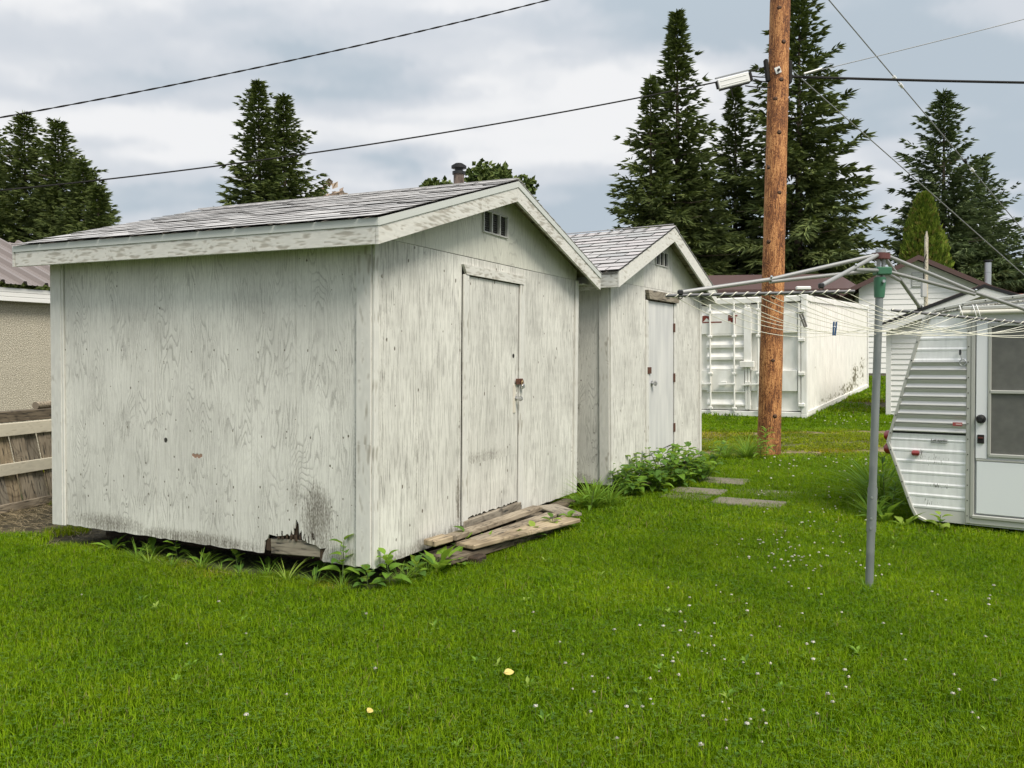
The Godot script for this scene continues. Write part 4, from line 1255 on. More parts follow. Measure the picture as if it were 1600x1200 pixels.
func spruce_mesh(h: float, rad: float, sd: int, dens: float, gap: float, droop: float, cols: Array, low: float, taper: float) -> ArrayMesh:
	var r := RandomNumberGenerator.new()
	r.seed = sd
	var mb := MB.new()
	var y := h * low
	var big := clampf(h / 13.0, 0.75, 1.5)
	while y < h - 0.12:
		var f := y / h
		var reach := rad * pow(1.0 - f, taper) * (0.72 + 0.4 * sin(f * 31.0 + sd) * 0.25 + r.randf() * 0.3) + 0.1
		var nb := int(lerpf(7.0, 4.0, f))
		var a0 := r.randf() * TAU
		for k in nb:
			if r.randf() < gap:
				continue
			var a := a0 + TAU * k / nb + r.randf_range(-0.35, 0.35)
			var ln := reach * r.randf_range(0.5, 1.2)
			var out := Vector3(cos(a), 0, sin(a))
			var rise := lerpf(-droop, 0.75, f * f)
			var p0 := Vector3(0, y, 0)
			var n := maxi(3, int(ln * dens / big))
			for i in n:
				var s := (i + r.randf()) / n
				if s < 0.12 and f < 0.8:
					continue
				var bend := rise * s * ln - 0.18 * ln * s * s * (1.0 - f) + 0.14 * ln * s * s * s
				var p := p0 + out * (ln * s) + Vector3(0, bend, 0)
				var side := out.cross(Vector3.UP)
				var w := (0.42 * (1.0 - s * 0.6) + 0.05) * minf(1.0, ln * 0.55)
				for q in 9:
					var lat := r.randf_range(-1.0, 1.0)
					var d := (out * r.randf_range(0.45, 1.0) + side * lat + Vector3(0, r.randf_range(-1.0, 0.15) * (1.0 - f * 0.8) + f * 0.3, 0)).normalized()
					var start := p + side * lat * w * 0.5
					frond(mb, start, d, r.randf_range(0.3, 0.68) * (0.5 + 0.5 * (1.0 - f)) * big, r.randf_range(0.032, 0.06) * (0.65 + 0.35 * (1.0 - f)) * big, cols, r)
		y += r.randf_range(0.12, 0.2) * (0.75 + 0.5 * (1.0 - f)) * h / 14.0
	for k in 10:   # leader shoot
		frond(mb, Vector3(0, h - 0.5 + k * 0.05, 0), Vector3(r.randf_range(-0.5, 0.5), 1.0, r.randf_range(-0.5, 0.5)), 0.3, 0.03, cols, r)
	return mb.mesh()

func trunk_mesh(h: float, r0: float, limbs: int, rad: float, sd: int) -> ArrayMesh:
	var r := RandomNumberGenerator.new()
	r.seed = sd + 500
	var mb := MB.new()
	tube(mb, [Vector3(0, -0.3, 0), Vector3(0, h * 0.5, 0), Vector3(0, h * 0.98, 0)], [r0, r0 * 0.55, 0.015], 8)
	for k in limbs:
		var f := r.randf_range(0.08, 0.85)
		var a := r.randf() * TAU
		var ln := rad * pow(1.0 - f, 0.82) * r.randf_range(0.6, 0.95)
		var o := Vector3(cos(a), 0, sin(a))
		tube(mb, [Vector3(0, h * f, 0), Vector3(0, h * f - 0.1 * ln, 0) + o * ln * 0.5, Vector3(0, h * f - 0.12 * ln, 0) + o * ln], [0.04, 0.025, 0.008], 4, false)
	return mb.mesh()

func spruce(called: String, label: String, x: float, z: float, h: float, rad: float, sd: int, dens := 5.0, gap := 0.08, droop := 0.22, low := 0.1, dark := 0, taper := 0.85) -> void:
	var cols := [Color(0.105, 0.138, 0.052), Color(0.135, 0.172, 0.064), Color(0.165, 0.205, 0.074), Color(0.195, 0.232, 0.082)]
	if dark == 1:
		cols = [Color(0.105, 0.145, 0.068), Color(0.135, 0.18, 0.084), Color(0.165, 0.212, 0.098), Color(0.192, 0.24, 0.112)]
	var o := thing(called, label, "spruce tree", Transform3D(Basis(Vector3.UP, sd * 1.7), Vector3(x, hgt(x, z) - 0.05, z)), "spruce trees beyond the lane")
	part(o, "trunk", trunk_mesh(h, 0.012 * h + 0.05, 26, rad, sd), M.bark)
	part(o, "crown", spruce_mesh(h, rad, sd, dens, gap, droop, cols, low, taper), M.needle)

func leaf_crown(rx: float, ry: float, n: int, sd: int, cols: Array, size: float, clumps: int) -> ArrayMesh:
	var r := RandomNumberGenerator.new()
	r.seed = sd
	var mb := MB.new()
	var cc := []
	for k in clumps:
		var d := Vector3(r.randfn(), r.randfn(), r.randfn()).normalized() * pow(r.randf(), 0.4)
		cc.append([Vector3(d.x * rx, d.y * ry, d.z * rx), r.randf_range(0.25, 0.5) * minf(rx, ry)])
	for k in n:
		var c: Array = cc[r.randi() % clumps]
		var p: Vector3 = c[0] + Vector3(r.randfn(), r.randfn(), r.randfn()).normalized() * c[1] * pow(r.randf(), 0.45)
		frond(mb, p, Vector3(r.randf_range(-1, 1), r.randf_range(-0.6, 1), r.randf_range(-1, 1)), size * r.randf_range(0.6, 1.2), size * r.randf_range(0.2, 0.4), cols, r)
	return mb.mesh()

func leafy(called: String, label: String, category: String, p: Vector3, trunk_h: float, rx: float, ry: float, n: int, sd: int, cols: Array, size: float, clumps: int) -> void:
	var o := thing(called, label, category, Transform3D(Basis.IDENTITY, Vector3(p.x, hgt(p.x, p.z) - 0.05, p.z)))
	var mb := MB.new()
	tube(mb, [Vector3(0, -0.2, 0), Vector3(0.05, trunk_h * 0.6, 0), Vector3(0, trunk_h + ry * 0.6, 0)], [0.05 + 0.012 * trunk_h, 0.04 + 0.008 * trunk_h, 0.02], 7)
	for k in 7:
		var a := k * 2.4
		tube(mb, [Vector3(0.03, trunk_h * 0.7 + 0.1 * k, 0), Vector3(cos(a) * rx * 0.7, trunk_h + ry * (0.15 * k - 0.3), sin(a) * rx * 0.7)], [0.03, 0.01], 5, false)
	part(o, "trunk", mb.mesh(), M.bark)
	part(o, "crown", leaf_crown(rx, ry, n, sd, cols, size, clumps), M.needle, Transform3D(Basis.IDENTITY, Vector3(0, trunk_h + ry * 0.5, 0)))

func build_trees() -> void:
	spruce("spruce_tree", "tall ragged spruce with bent top, left of the utility pole", 8.78, -45.0, 18.5, 5.4, 1, 5.6, 0.1, 0.34, 0.12, 0, 1.05)
	spruce("spruce_tree", "thin sparse spruce beside the tall ragged spruce, nearest the sheds", 7.3, -44.5, 15.0, 5.4, 2, 4.6, 0.22, 0.25, 0.12, 0, 1.05)
	spruce("spruce_tree", "spruce partly hidden behind the utility pole", 12.75, -48.5, 15.6, 5.2, 3, 5.4, 0.1, 0.25, 0.1, 0, 0.95)
	spruce("spruce_tree", "tallest broad spruce just right of the utility pole, its top cut by the frame", 15.0, -44.5, 19.9, 6.8, 4, 5.4, 0.1, 0.24, 0.1, 0, 0.9)
	spruce("spruce_tree", "bluish spruce behind the cedar above the white house", 22.8, -45.0, 14.3, 6.6, 5, 5.4, 0.1, 0.08, 0.12, 1, 0.95)
	spruce("spruce_tree", "pointed spruce, left half of the twin pair behind the near shed roof", -11.75, -40.0, 13.6, 4.5, 6, 5.5, 0.03, 0.2, 0.3)
	spruce("spruce_tree", "slightly lower spruce, right half of the twin pair behind the near shed roof", -10.65, -40.3, 13.0, 4.2, 7, 5.5, 0.03, 0.2, 0.3)
	spruce("spruce_tree", "tall spruce at the edge above the corrugated roof", -19.3, -34.0, 10.6, 4.2, 8, 5.5, 0.03, 0.2, 0.2)
	spruce("spruce_tree", "rounded spruce next to the tall one above the corrugated roof", -17.7, -33.5, 10.2, 4.0, 9, 5.5, 0.03, 0.18, 0.2)
	spruce("spruce_tree", "spruce cut off by the edge of the picture above the corrugated roof", -21.6, -35.5, 10.6, 4.2, 10, 5.0, 0.05, 0.2, 0.2)
	spruce("spruce_tree", "small young spruce beside the dense group above the corrugated roof", -14.5, -30.0, 7.1, 2.3, 11, 6.0, 0.05, 0.05, 0.3)
	spruce("spruce_tree", "short dense spruce filling the gap below the twin spruces near the corrugated roof", -16.0, -32.0, 8.4, 3.2, 12, 6.0, 0.03, 0.15, 0.3)
	var green := [Color(0.09, 0.125, 0.04), Color(0.115, 0.15, 0.048), Color(0.14, 0.175, 0.056)]
	leafy("leafy_tree", "round tree top showing behind the stove pipe of the near shed", "tree", Vector3(-2.7, 0, -45.0), 7.5, 2.7, 1.9, 2800, 21, green, 0.4, 22)
	leafy("leafy_tree", "small tree top showing just right of the stove pipe", "tree", Vector3(-0.4, 0, -46.0), 8.3, 1.5, 1.5, 1500, 22, green, 0.4, 14)
	leafy("bare_tree", "brownish half dead tree top peeping over the near shed roof", "tree", Vector3(-9.3, 0, -45.0), 8.6, 0.8, 0.8, 70, 23, [Color(0.34, 0.27, 0.22), Color(0.4, 0.33, 0.27)], 0.5, 8)
	# dark hedge and more trees low behind the roofs
	var deep := [Color(0.04, 0.062, 0.026), Color(0.052, 0.076, 0.03), Color(0.066, 0.092, 0.036)]
	leafy("hedge", "dark hedge behind the red roof by the metal chimney", "hedge", Vector3(26.5, 0, -44.0), 2.4, 4.6, 1.9, 3600, 24, deep, 0.45, 30)
	spruce("spruce_tree", "dark spruce low behind the brown roofed garage", 10.6, -50.0, 11.5, 5.4, 13, 4.0, 0.05, 0.3, 0.1)
	spruce("spruce_tree", "dark spruce standing between the tallest spruce and the cedar", 18.6, -51.0, 11.5, 5.2, 14, 4.0, 0.05, 0.3, 0.1)
	spruce("spruce_tree", "spruce cut off by the edge behind the metal chimney", 27.5, -50.0, 11.6, 6.0, 15, 4.5, 0.12, 0.1, 0.15, 1)
	# cedar: a narrow bright cone
	var o := thing("cedar_tree", "bright yellow green conical cedar in front of the dark spruces", "cedar tree", Transform3D(Basis.IDENTITY, Vector3(19.35, 0.8, -40.0)))
	var mb := MB.new()
	tube(mb, [Vector3(0, -0.2, 0), Vector3(0, 7.2, 0)], [0.12, 0.02], 7)
	part(o, "trunk", mb.mesh(), M.bark)
	mb = MB.new()
	var r := RandomNumberGenerator.new()
	r.seed = 77
	var cols := [Color(0.16, 0.23, 0.035), Color(0.20, 0.27, 0.04), Color(0.235, 0.30, 0.05), Color(0.12, 0.185, 0.032), Color(0.25, 0.24, 0.06)]
	for k in 8000:
		var f := pow(r.randf(), 0.8)
		var yy := 0.4 + f * 7.6
		var a := r.randf() * TAU
		var rr := (1.75 * pow(1.0 - f, 0.7) + 0.05) * (0.7 + 0.3 * r.randf()) * (1.0 + 0.16 * sin(a * 5.0 + yy * 2.2))
		var out := Vector3(cos(a), 0, sin(a))
		frond(mb, out * rr + Vector3(0, yy, 0), out * 0.6 + Vector3(r.randf_range(-0.4, 0.4), 1.0, r.randf_range(-0.4, 0.4)), r.randf_range(0.18, 0.36), r.randf_range(0.05, 0.1), cols, r)
	part(o, "crown", mb.mesh(), M.needle)

# ---------------------------------------------------------------- pole, wires, guys
func cable(a: Vector3, b: Vector3, sag: float, r: float, m: Material, parent: Node, called := "cable", twist := false) -> MeshInstance3D:
	var mb := MB.new()
	var n := 40
	if twist:
		# two strands wound round each other
		n = 260
		for s in 2:
			var pts := []
			for i in n + 1:
				var t := float(i) / n
				var w := t * 240.0 + s * PI
				pts.append(a.lerp(b, t) + Vector3(0, -4.0 * sag * t * (1.0 - t) + sin(w) * r * 0.9, cos(w) * r * 0.9))
			tube(mb, pts, [r], 5, false)
	else:
		var pts := []
		for i in n + 1:
			var t := float(i) / n
			pts.append(a.lerp(b, t) + Vector3(0, -4.0 * sag * t * (1.0 - t), 0))
		tube(mb, pts, [r], 6, false)
	return part(parent, called, mb.mesh(), m)

func build_pole_and_wires() -> void:
	var base := Vector3(3.503, 0, -11.576)
	var o := thing("utility_pole", "thick orange brown wooden utility pole standing by the lane", "utility pole", Transform3D(Basis.IDENTITY, base))
	var mb := MB.new()
	var pts := []
	var rad := []
	for k in 24:
		var y := -0.3 + k * 0.4
		pts.append(Vector3(0.0232 * y, y, 0))
		rad.append(0.158 - 0.0042 * y + 0.0025 * sin(k * 2.1))
	tube(mb, pts, rad, 22, true, 0.82)
	var shaft := part(o, "pole_shaft", mb.mesh(), M.pole_wood)
	# knots
	for kn in [[0.3, 0.55], [0.05, 2.15], [-0.35, 2.9], [0.25, 3.55], [0.15, 4.35], [-0.15, 4.8], [0.2, 5.05], [0.3, 5.55], [-0.05, 6.0], [0.1, 1.3], [-0.5, 3.9]]:
		var ang: float = kn[0] * 1.5
		var dirv := Vector3(sin(ang) * 0.95 - 0.28 * cos(ang), 0, cos(ang) * 0.95 + 0.28 * sin(ang))
		var rr: float = 0.158 - 0.0042 * kn[1]
		var c := Vector3(0.0232 * kn[1], kn[1], 0)
		var kb := MB.new()
		tube(kb, [c + dirv * (rr - 0.012), c + dirv * (rr + 0.001), c + dirv * (rr + 0.004)], [0.034, 0.030, 0.014], 10)
		part(shaft, "knot", kb.mesh(), M.knot)
	# square washer plate with its bolt, brackets on both sides
	bx(o, "washer_plate", M.galv_light, Vector3(0.07, 5.17, 0.14), Vector3(0.085, 0.085, 0.012), 0.002, 0, Basis(Vector3.UP, 0.2) * Basis(Vector3.BACK, 0.4))
	rod(o, "bolt", M.dark, Vector3(0.072, 5.17, 0.13), Vector3(0.078, 5.17, 0.165), 0.018)
	bx(o, "cable_bracket", M.dark, Vector3(-0.045, 5.2, 0.03), Vector3(0.05, 0.3, 0.07), 0.01, 1, Basis(Vector3.BACK, 0.12))
	bx(o, "cable_bracket", M.dark, Vector3(0.275, 5.19, 0.0), Vector3(0.05, 0.3, 0.07), 0.01, 1)
	var dk := M.dark as Material
	# upper twisted service cable
	var w1 := cable(Vector3(-11.45, 3.08, -9.0), Vector3(3.62, 7.0, -11.6), 0.35, 0.006, dk, self, "service_cable", true)
	tag(w1, "twisted black service cable sweeping up across the sky", "cable")
	var w2 := cable(Vector3(-12.9, 3.34, -11.5), Vector3(2.78, 5.04, -11.5), 0.35, 0.010, dk, self, "telephone_cable")
	tag(w2, "smooth black cable running from the white splice box over the sheds", "cable")
	var w3 := cable(Vector3(3.79, 5.13, -11.58), Vector3(26.0, 5.32, -11.2), 0.3, 0.017, dk, self, "telephone_cable")
	tag(w3, "thick level black cable leaving the pole away from the sheds", "cable")
	var w4 := cable(Vector3(4.02, 5.17, -11.55), Vector3(14.0, 7.75, -11.4), 0.08, 0.006, M.wire_grey, self, "drop_wire")
	tag(w4, "thin grey wire rising from the pole away from the sheds", "wire")
	var cl := rod(self, "wire_clamp", M.galv_light, Vector3(3.96, 5.155, -11.55), Vector3(4.2, 5.225, -11.55), 0.016)
	tag(cl, "small grey clamp on the thin rising wire beside the pole", "clamp")
	# splice box hanging on the telephone cable
	var bt := Transform3D(basis_from(Vector3(0.43, 0.105, 0), Vector3.UP), Vector3(2.995, 5.05, -11.5))
	var sb := thing("splice_box", "white telephone splice box hung on the cable beside the pole", "splice box", bt)
	bx(sb, "case", M.white, Vector3.ZERO, Vector3(0.43, 0.135, 0.07), 0.01)
	for y: float in [-0.03, 0.03]:
		bx(sb, "case_rib", M.white, Vector3(0, y, 0.036), Vector3(0.36, 0.008, 0.008), 0.002)
	bx(sb, "hanger_bar", M.wire_grey, Vector3(0.0, 0.092, 0.0), Vector3(0.46, 0.016, 0.03), 0.003)
	bx(sb, "bottom_seam", M.dark, Vector3(0, -0.0735, 0), Vector3(0.42, 0.011, 0.06), 0.003)
	bx(sb, "end_cap", M.dark, Vector3(0.235, 0.0, 0), Vector3(0.04, 0.12, 0.07), 0.012)
	bx(sb, "end_cap", M.dark, Vector3(-0.225, 0.0, 0), Vector3(0.02, 0.1, 0.06), 0.006)
	for p in [[Vector3(3.2, 5.18, -11.5), Vector3(3.47, 5.27, -11.56)], [Vector3(3.22, 5.07, -11.5), Vector3(3.5, 5.06, -11.56)], [Vector3(3.21, 5.12, -11.5), Vector3(3.48, 5.12, -11.56)], [Vector3(3.15, 4.98, -11.48), Vector3(3.5, 4.97, -11.52)]]:
		var jt := bt.affine_inverse()
		cable(jt * p[0], jt * p[1], 0.008, 0.008, dk, sb, "jumper")
	cable(bt.affine_inverse() * Vector3(2.955, 4.97, -11.48), bt.affine_inverse() * Vector3(2.985, 4.83, -11.48), 0.0, 0.006, dk, sb, "loose_wire")
	# two guy wires to one far anchor
	var anchor := Vector3(15.96, 0.2, -20.66)
	var g1 := cable(Vector3(3.76, 5.27, -11.6), anchor, 0.0, 0.008, M.wire_grey, self, "guy_wire")
	tag(g1, "lower pale guy wire slanting from the pole past the trees", "guy wire", "guy wires of the pole")
	var top := Vector3(3.66, 6.92, -11.6)
	var g2 := thing("guy_wire", "upper guy wire with white insulators slanting across the sky", "guy wire", Transform3D.IDENTITY, "guy wires of the pole")
	cable(top, anchor, 0.0, 0.009, M.wire_grey, g2, "wire")
	for t: Array in [[0.188, M.white], [0.20, M.white], [0.335, M.dark], [0.352, M.white]]:
		var p := top.lerp(anchor, t[0])
		var dv := (anchor - top).normalized()
		rod(g2, "insulator", t[1], p - dv * 0.05, p + dv * 0.05, 0.028, 0.02, 8)
	rod(self, "guy_anchor", M.galv, anchor + Vector3(0.1, -0.5, -0.1), anchor, 0.02)
	tag(get_node("guy_anchor"), "steel ground anchor rod at the end of the guy wires", "anchor rod")

# ---------------------------------------------------------------- travel trailer
func build_trailer() -> void:
	var u := Vector3(0.805, 0, 0.593).normalized()
	var f := Transform3D(Basis(u, Vector3.UP, Vector3(-u.z, 0, u.x)), Vector3(3.532, 0, -6.486))
	var o := thing("travel_trailer", "old white and silver travel trailer with ribbed sides and screen door", "travel trailer", f)
	var prof := [Vector2(-0.611, 0.659), Vector2(-0.38, 1.532), Vector2(-0.352, 1.64), Vector2(-0.27, 1.705), Vector2(-0.014, 1.755), Vector2(0.34, 1.79), Vector2(1.5, 1.84), Vector2(2.5, 1.79), Vector2(2.85, 1.55), Vector2(3.0, 0.9), Vector2(2.7, 0.07), Vector2(0.338, 0.045), Vector2(-0.328, 0.049), Vector2(-0.398, 0.078), Vector2(-0.436, 0.156)]
	# core of the body, set back from the skins
	var mb := MB.new()
	var core := PackedVector2Array()
	for p: Vector2 in prof:
		core.append(Vector2(p.x, p.y))
	prism(mb, core, Transform3D(Basis.IDENTITY, Vector3(0, 0, -0.004)), 1.9)
	part(o, "body", mb.mesh(), M.trailer_white)
	# ribbed skins: silver above the belt line, white below, white cap at the top
	var y := 0.145
	var rows := []
	while y < 0.735:
		rows.append([y, minf(y + 0.0885, 0.735), 0])
		y += 0.0885
	y = 0.748
	var k := 0
	while y < 1.66:
		var st := 0.069 if k < 8 else 0.085
		rows.append([y, minf(y + st, 1.69), 1 if k < 8 else 0])
		y += st
		k += 1
	for r in rows:
		var y0: float = r[0]
		var y1: float = r[1]
		var prof2 := [[0.0, 0.004], [0.06, 0.022], [0.14, 0.024], [0.24, 0.014], [0.38, 0.007], [0.55, 0.005], [0.72, 0.008], [0.88, 0.016], [1.0, 0.026], [1.0, 0.004]] if r[2] == 1 else [[0.0, 0.0], [0.04, 0.005], [0.2, 0.007], [0.34, 0.002], [0.96, 0.003], [1.0, 0.0]]
		mb = MB.new()
		for q in prof2.size() - 1:
			var ya := lerpf(y0, y1, prof2[q][0])
			var yb := lerpf(y0, y1, prof2[q + 1][0])
			var za: float = prof2[q][1] + 0.002
			var zb: float = prof2[q + 1][1] + 0.002
			var xa := span(prof, ya).x + 0.012
			var xb := span(prof, yb).x + 0.012
			mb.quad(Vector3(xa, ya, za), Vector3(-0.05, ya, za), Vector3(-0.05, yb, zb), Vector3(xb, yb, zb), Vector2(xa, -ya), Vector2(-0.05, -ya), Vector2(-0.05, -yb), Vector2(xb, -yb))
		part(o, "siding_panel", mb.mesh(), M.trailer_silver if r[2] == 1 else M.trailer_stain)
	pz(o, "belly_panel", M.trailer_belly, [Vector2(-0.43, 0.143), Vector2(-0.39, 0.085), Vector2(-0.325, 0.055), Vector2(-0.05, 0.05), Vector2(-0.05, 0.143)], Transform3D(Basis.IDENTITY, Vector3(0, 0, 0.004)), 0.01)
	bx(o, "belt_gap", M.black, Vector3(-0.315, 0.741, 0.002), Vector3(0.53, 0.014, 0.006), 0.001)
	# edge moulding round the slanted end, with screws
	var rim := [Vector2(-0.328, 0.049), Vector2(-0.398, 0.078), Vector2(-0.436, 0.156), Vector2(-0.611, 0.659), Vector2(-0.38, 1.532), Vector2(-0.352, 1.64), Vector2(-0.27, 1.705), Vector2(-0.014, 1.755), Vector2(0.34, 1.79), Vector2(1.5, 1.84)]
	for i in rim.size() - 1:
		var a: Vector2 = rim[i]
		var b: Vector2 = rim[i + 1]
		var md := (a + b) * 0.5
		bx(o, "edge_moulding", M.trailer_trim, Vector3(md.x, md.y, 0.004), Vector3((b - a).length() + 0.006, 0.026, 0.03), 0.005, 0, Basis(Vector3.BACK, (b - a).angle()))
		var n := int((b - a).length() / 0.13)
		for s in n:
			var p := a.lerp(b, (s + 0.5) / n)
			rod(o, "screw", M.dark, Vector3(p.x, p.y, 0.018), Vector3(p.x, p.y, 0.022), 0.005, -1.0, 6)
	# black sealant tape and roof gutter
	bx(o, "sealant_strip", M.black, Vector3(-0.505, 1.1, -0.012), Vector3(0.42, 0.012, 0.014), 0.003, 0, Basis(Vector3.BACK, Vector2(0.231, 0.873).angle()))
	var gut := MB.new()
	tube(gut, [Vector3(-0.33, 1.60, 0.016), Vector3(-0.31, 1.655, 0.016), Vector3(-0.25, 1.682, 0.016), Vector3(0.0, 1.722, 0.016), Vector3(0.36, 1.755, 0.016), Vector3(1.4, 1.8, 0.016)], [0.008], 6)
	part(o, "drip_gutter", gut.mesh(), M.trailer_dirty)
	# awning roll tied with cord under the gutter
	var aw := MB.new()
	tube(aw, [Vector3(-0.09, 1.675, 0.06), Vector3(1.6, 1.665, 0.06)], [0.019], 14)
	var roll := part(o, "awning_roll", aw.mesh(), flat(0.6, 0.58, 0.5, 0.7))
	bx(o, "awning_rail", M.trailer_trim, Vector3(0.75, 1.71, 0.03), Vector3(1.66, 0.03, 0.04), 0.006)
	for x: float in [-0.07, 0.02, 0.045]:
		var tie := MB.new()
		tube(tie, [Vector3(x - 0.03, 1.735, 0.03), Vector3(x - 0.012, 1.70, 0.088), Vector3(x, 1.66, 0.096), Vector3(x + 0.004, 1.636, 0.075)], [0.004], 5)
		part(roll, "tie_cord", tie.mesh(), M.white)
	# door side: moulding strip, frame, screen door
	bx(o, "corner_moulding", M.trailer_trim, Vector3(-0.034, 0.88, 0.012), Vector3(0.032, 1.64, 0.024), 0.005, 1)
	for s in 14:
		rod(o, "screw", M.dark, Vector3(-0.036, 0.12 + s * 0.118, 0.023), Vector3(-0.036, 0.12 + s * 0.118, 0.0275), 0.0045, -1.0, 6)
	bx(o, "door_frame", M.trailer_trim, Vector3(-0.004, 0.86, 0.014), Vector3(0.03, 1.5, 0.03), 0.006, 1)
	bx(o, "door_frame", M.trailer_trim, Vector3(0.74, 0.86, 0.014), Vector3(0.03, 1.5, 0.03), 0.006, 1)
	bx(o, "door_sill", M.trailer_trim, Vector3(0.37, 0.118, 0.016), Vector3(0.75, 0.03, 0.036), 0.006)
	bx(o, "skirt_rail", M.trailer_belly, Vector3(1.25, 0.082, 0.004), Vector3(2.6, 0.05, 0.03), 0.008)
	var dr := bx(o, "screen_door", M.trailer_white, Vector3(0.37, 0.87, 0.006), Vector3(0.7, 1.44, 0.012), 0.003)
	bx(dr, "door_stile", M.trailer_white, Vector3(0.056, 1.08, 0.021), Vector3(0.078, 1.03, 0.018), 0.004, 1)
	bx(dr, "door_stile", M.trailer_white, Vector3(0.69, 1.08, 0.021), Vector3(0.078, 1.03, 0.018), 0.004, 1)
	bx(dr, "door_rail", M.trailer_trim, Vector3(0.37, 0.555, 0.02), Vector3(0.7, 0.014, 0.02), 0.003)
	var panel := bx(dr, "lower_panel", M.trailer_panel, Vector3(0.37, 0.345, 0.02), Vector3(0.69, 0.4, 0.016), 0.004)
	panel.set_meta("label", "plain white lower door panel")
	bx(dr, "mesh_screen", M.screen, Vector3(0.375, 1.09, 0.019), Vector3(0.53, 0.98, 0.004), 0.0)
	for x: float in [0.108, 0.64]:
		bx(dr, "screen_frame", M.trailer_trim, Vector3(x, 1.09, 0.026), Vector3(0.022, 0.99, 0.022), 0.004, 1)
	for yy: float in [0.595, 1.075, 1.58]:
		bx(dr, "screen_frame", M.trailer_trim, Vector3(0.375, yy, 0.026), Vector3(0.545, 0.026, 0.022), 0.004)
	var kb := MB.new()
	tube(kb, [Vector3(0.053, 0.868, 0.03), Vector3(0.053, 0.868, 0.044), Vector3(0.053, 0.868, 0.048), Vector3(0.053, 0.868, 0.066), Vector3(0.053, 0.868, 0.072)], [0.034, 0.034, 0.03, 0.027, 0.016], 18)
	part(dr, "door_knob", kb.mesh(), M.black)
	var lt := bx(dr, "latch", M.dark, Vector3(0.053, 0.716, 0.035), Vector3(0.046, 0.066, 0.014), 0.006, 1)
	bx(lt, "latch_lever", flat(0.09, 0.02, 0.015, 0.4), Vector3(0.053, 0.726, 0.043), Vector3(0.034, 0.012, 0.008), 0.003)
	# lamps, emblem, sticker, hook with loop
	var red := flat(0.22, 0.006, 0.006, 0.25)
	red.clearcoat_enabled = true
	var ml := MB.new()
	tube(ml, [Vector3(-0.432, 0.58, 0.02), Vector3(-0.424, 0.58, 0.02), Vector3(-0.385, 0.58, 0.02), Vector3(-0.377, 0.58, 0.02)], [0.012, 0.022, 0.022, 0.012], 14)
	part(o, "marker_lamp", ml.mesh(), red)
	for yy: float in [0.705, 0.6]:
		ml = MB.new()
		tube(ml, [Vector3(-0.59, yy, -0.045), Vector3(-0.635, yy, -0.045), Vector3(-0.65, yy, -0.045)], [0.046, 0.042, 0.025], 14)
		part(o, "tail_lamp", ml.mesh(), red)
	var tm := TextMesh.new()
	var sf := SystemFont.new()
	sf.font_names = PackedStringArray(["Droid Serif"])
	sf.font_italic = true
	tm.font = sf
	tm.text = "LaFayette"
	tm.font_size = 24
	tm.pixel_size = 0.00105
	tm.depth = 0.004
	part(o, "emblem", tm, M.dark, Transform3D(Basis(Vector3.RIGHT * 1.0, Vector3(0.25, 1, 0), Vector3.BACK), Vector3(-0.237, 0.69, 0.012)))
	bx(o, "emblem_bar", M.dark, Vector3(-0.237, 0.669, 0.012), Vector3(0.118, 0.003, 0.004), 0.001)
	bx(o, "sticker", flat(0.33, 0.06, 0.06, 0.6), Vector3(-0.107, 0.822, 0.029), Vector3(0.066, 0.028, 0.002), 0.0)
	bx(o, "sticker", flat(0.6, 0.42, 0.40, 0.6), Vector3(-0.098, 0.822, 0.0315), Vector3(0.04, 0.01, 0.002), 0.0)
	bx(o, "wire_clip", M.black, Vector3(-0.094, 1.375, 0.022), Vector3(0.014, 0.042, 0.014), 0.004, 1)
	var loop := MB.new()
	var lp := [Vector3(-0.092, 1.355, 0.024), Vector3(-0.08, 1.32, 0.026)]
	for s in 13:
		var a := PI * 0.6 + TAU * s / 12.0
		lp.append(Vector3(-0.074 + cos(a) * 0.024, 1.296 + sin(a) * 0.024, 0.026))
	tube(loop, lp, [0.0045], 6)
	part(o, "wire_loop", loop.mesh(), M.galv)
	# wheels tucked under the body, out of the picture
	for xx: float in [1.55]:
		for zz: float in [-0.12, -1.75]:
			var wm := MB.new()
			tube(wm, [Vector3(xx, 0.22, zz - 0.07), Vector3(xx, 0.22, zz + 0.07)], [0.25], 20)
			part(o, "wheel", wm.mesh(), M.black)
	bx(o, "frame_rail", M.dark, Vector3(1.2, 0.03, -0.4), Vector3(3.0, 0.08, 0.06), 0.004)

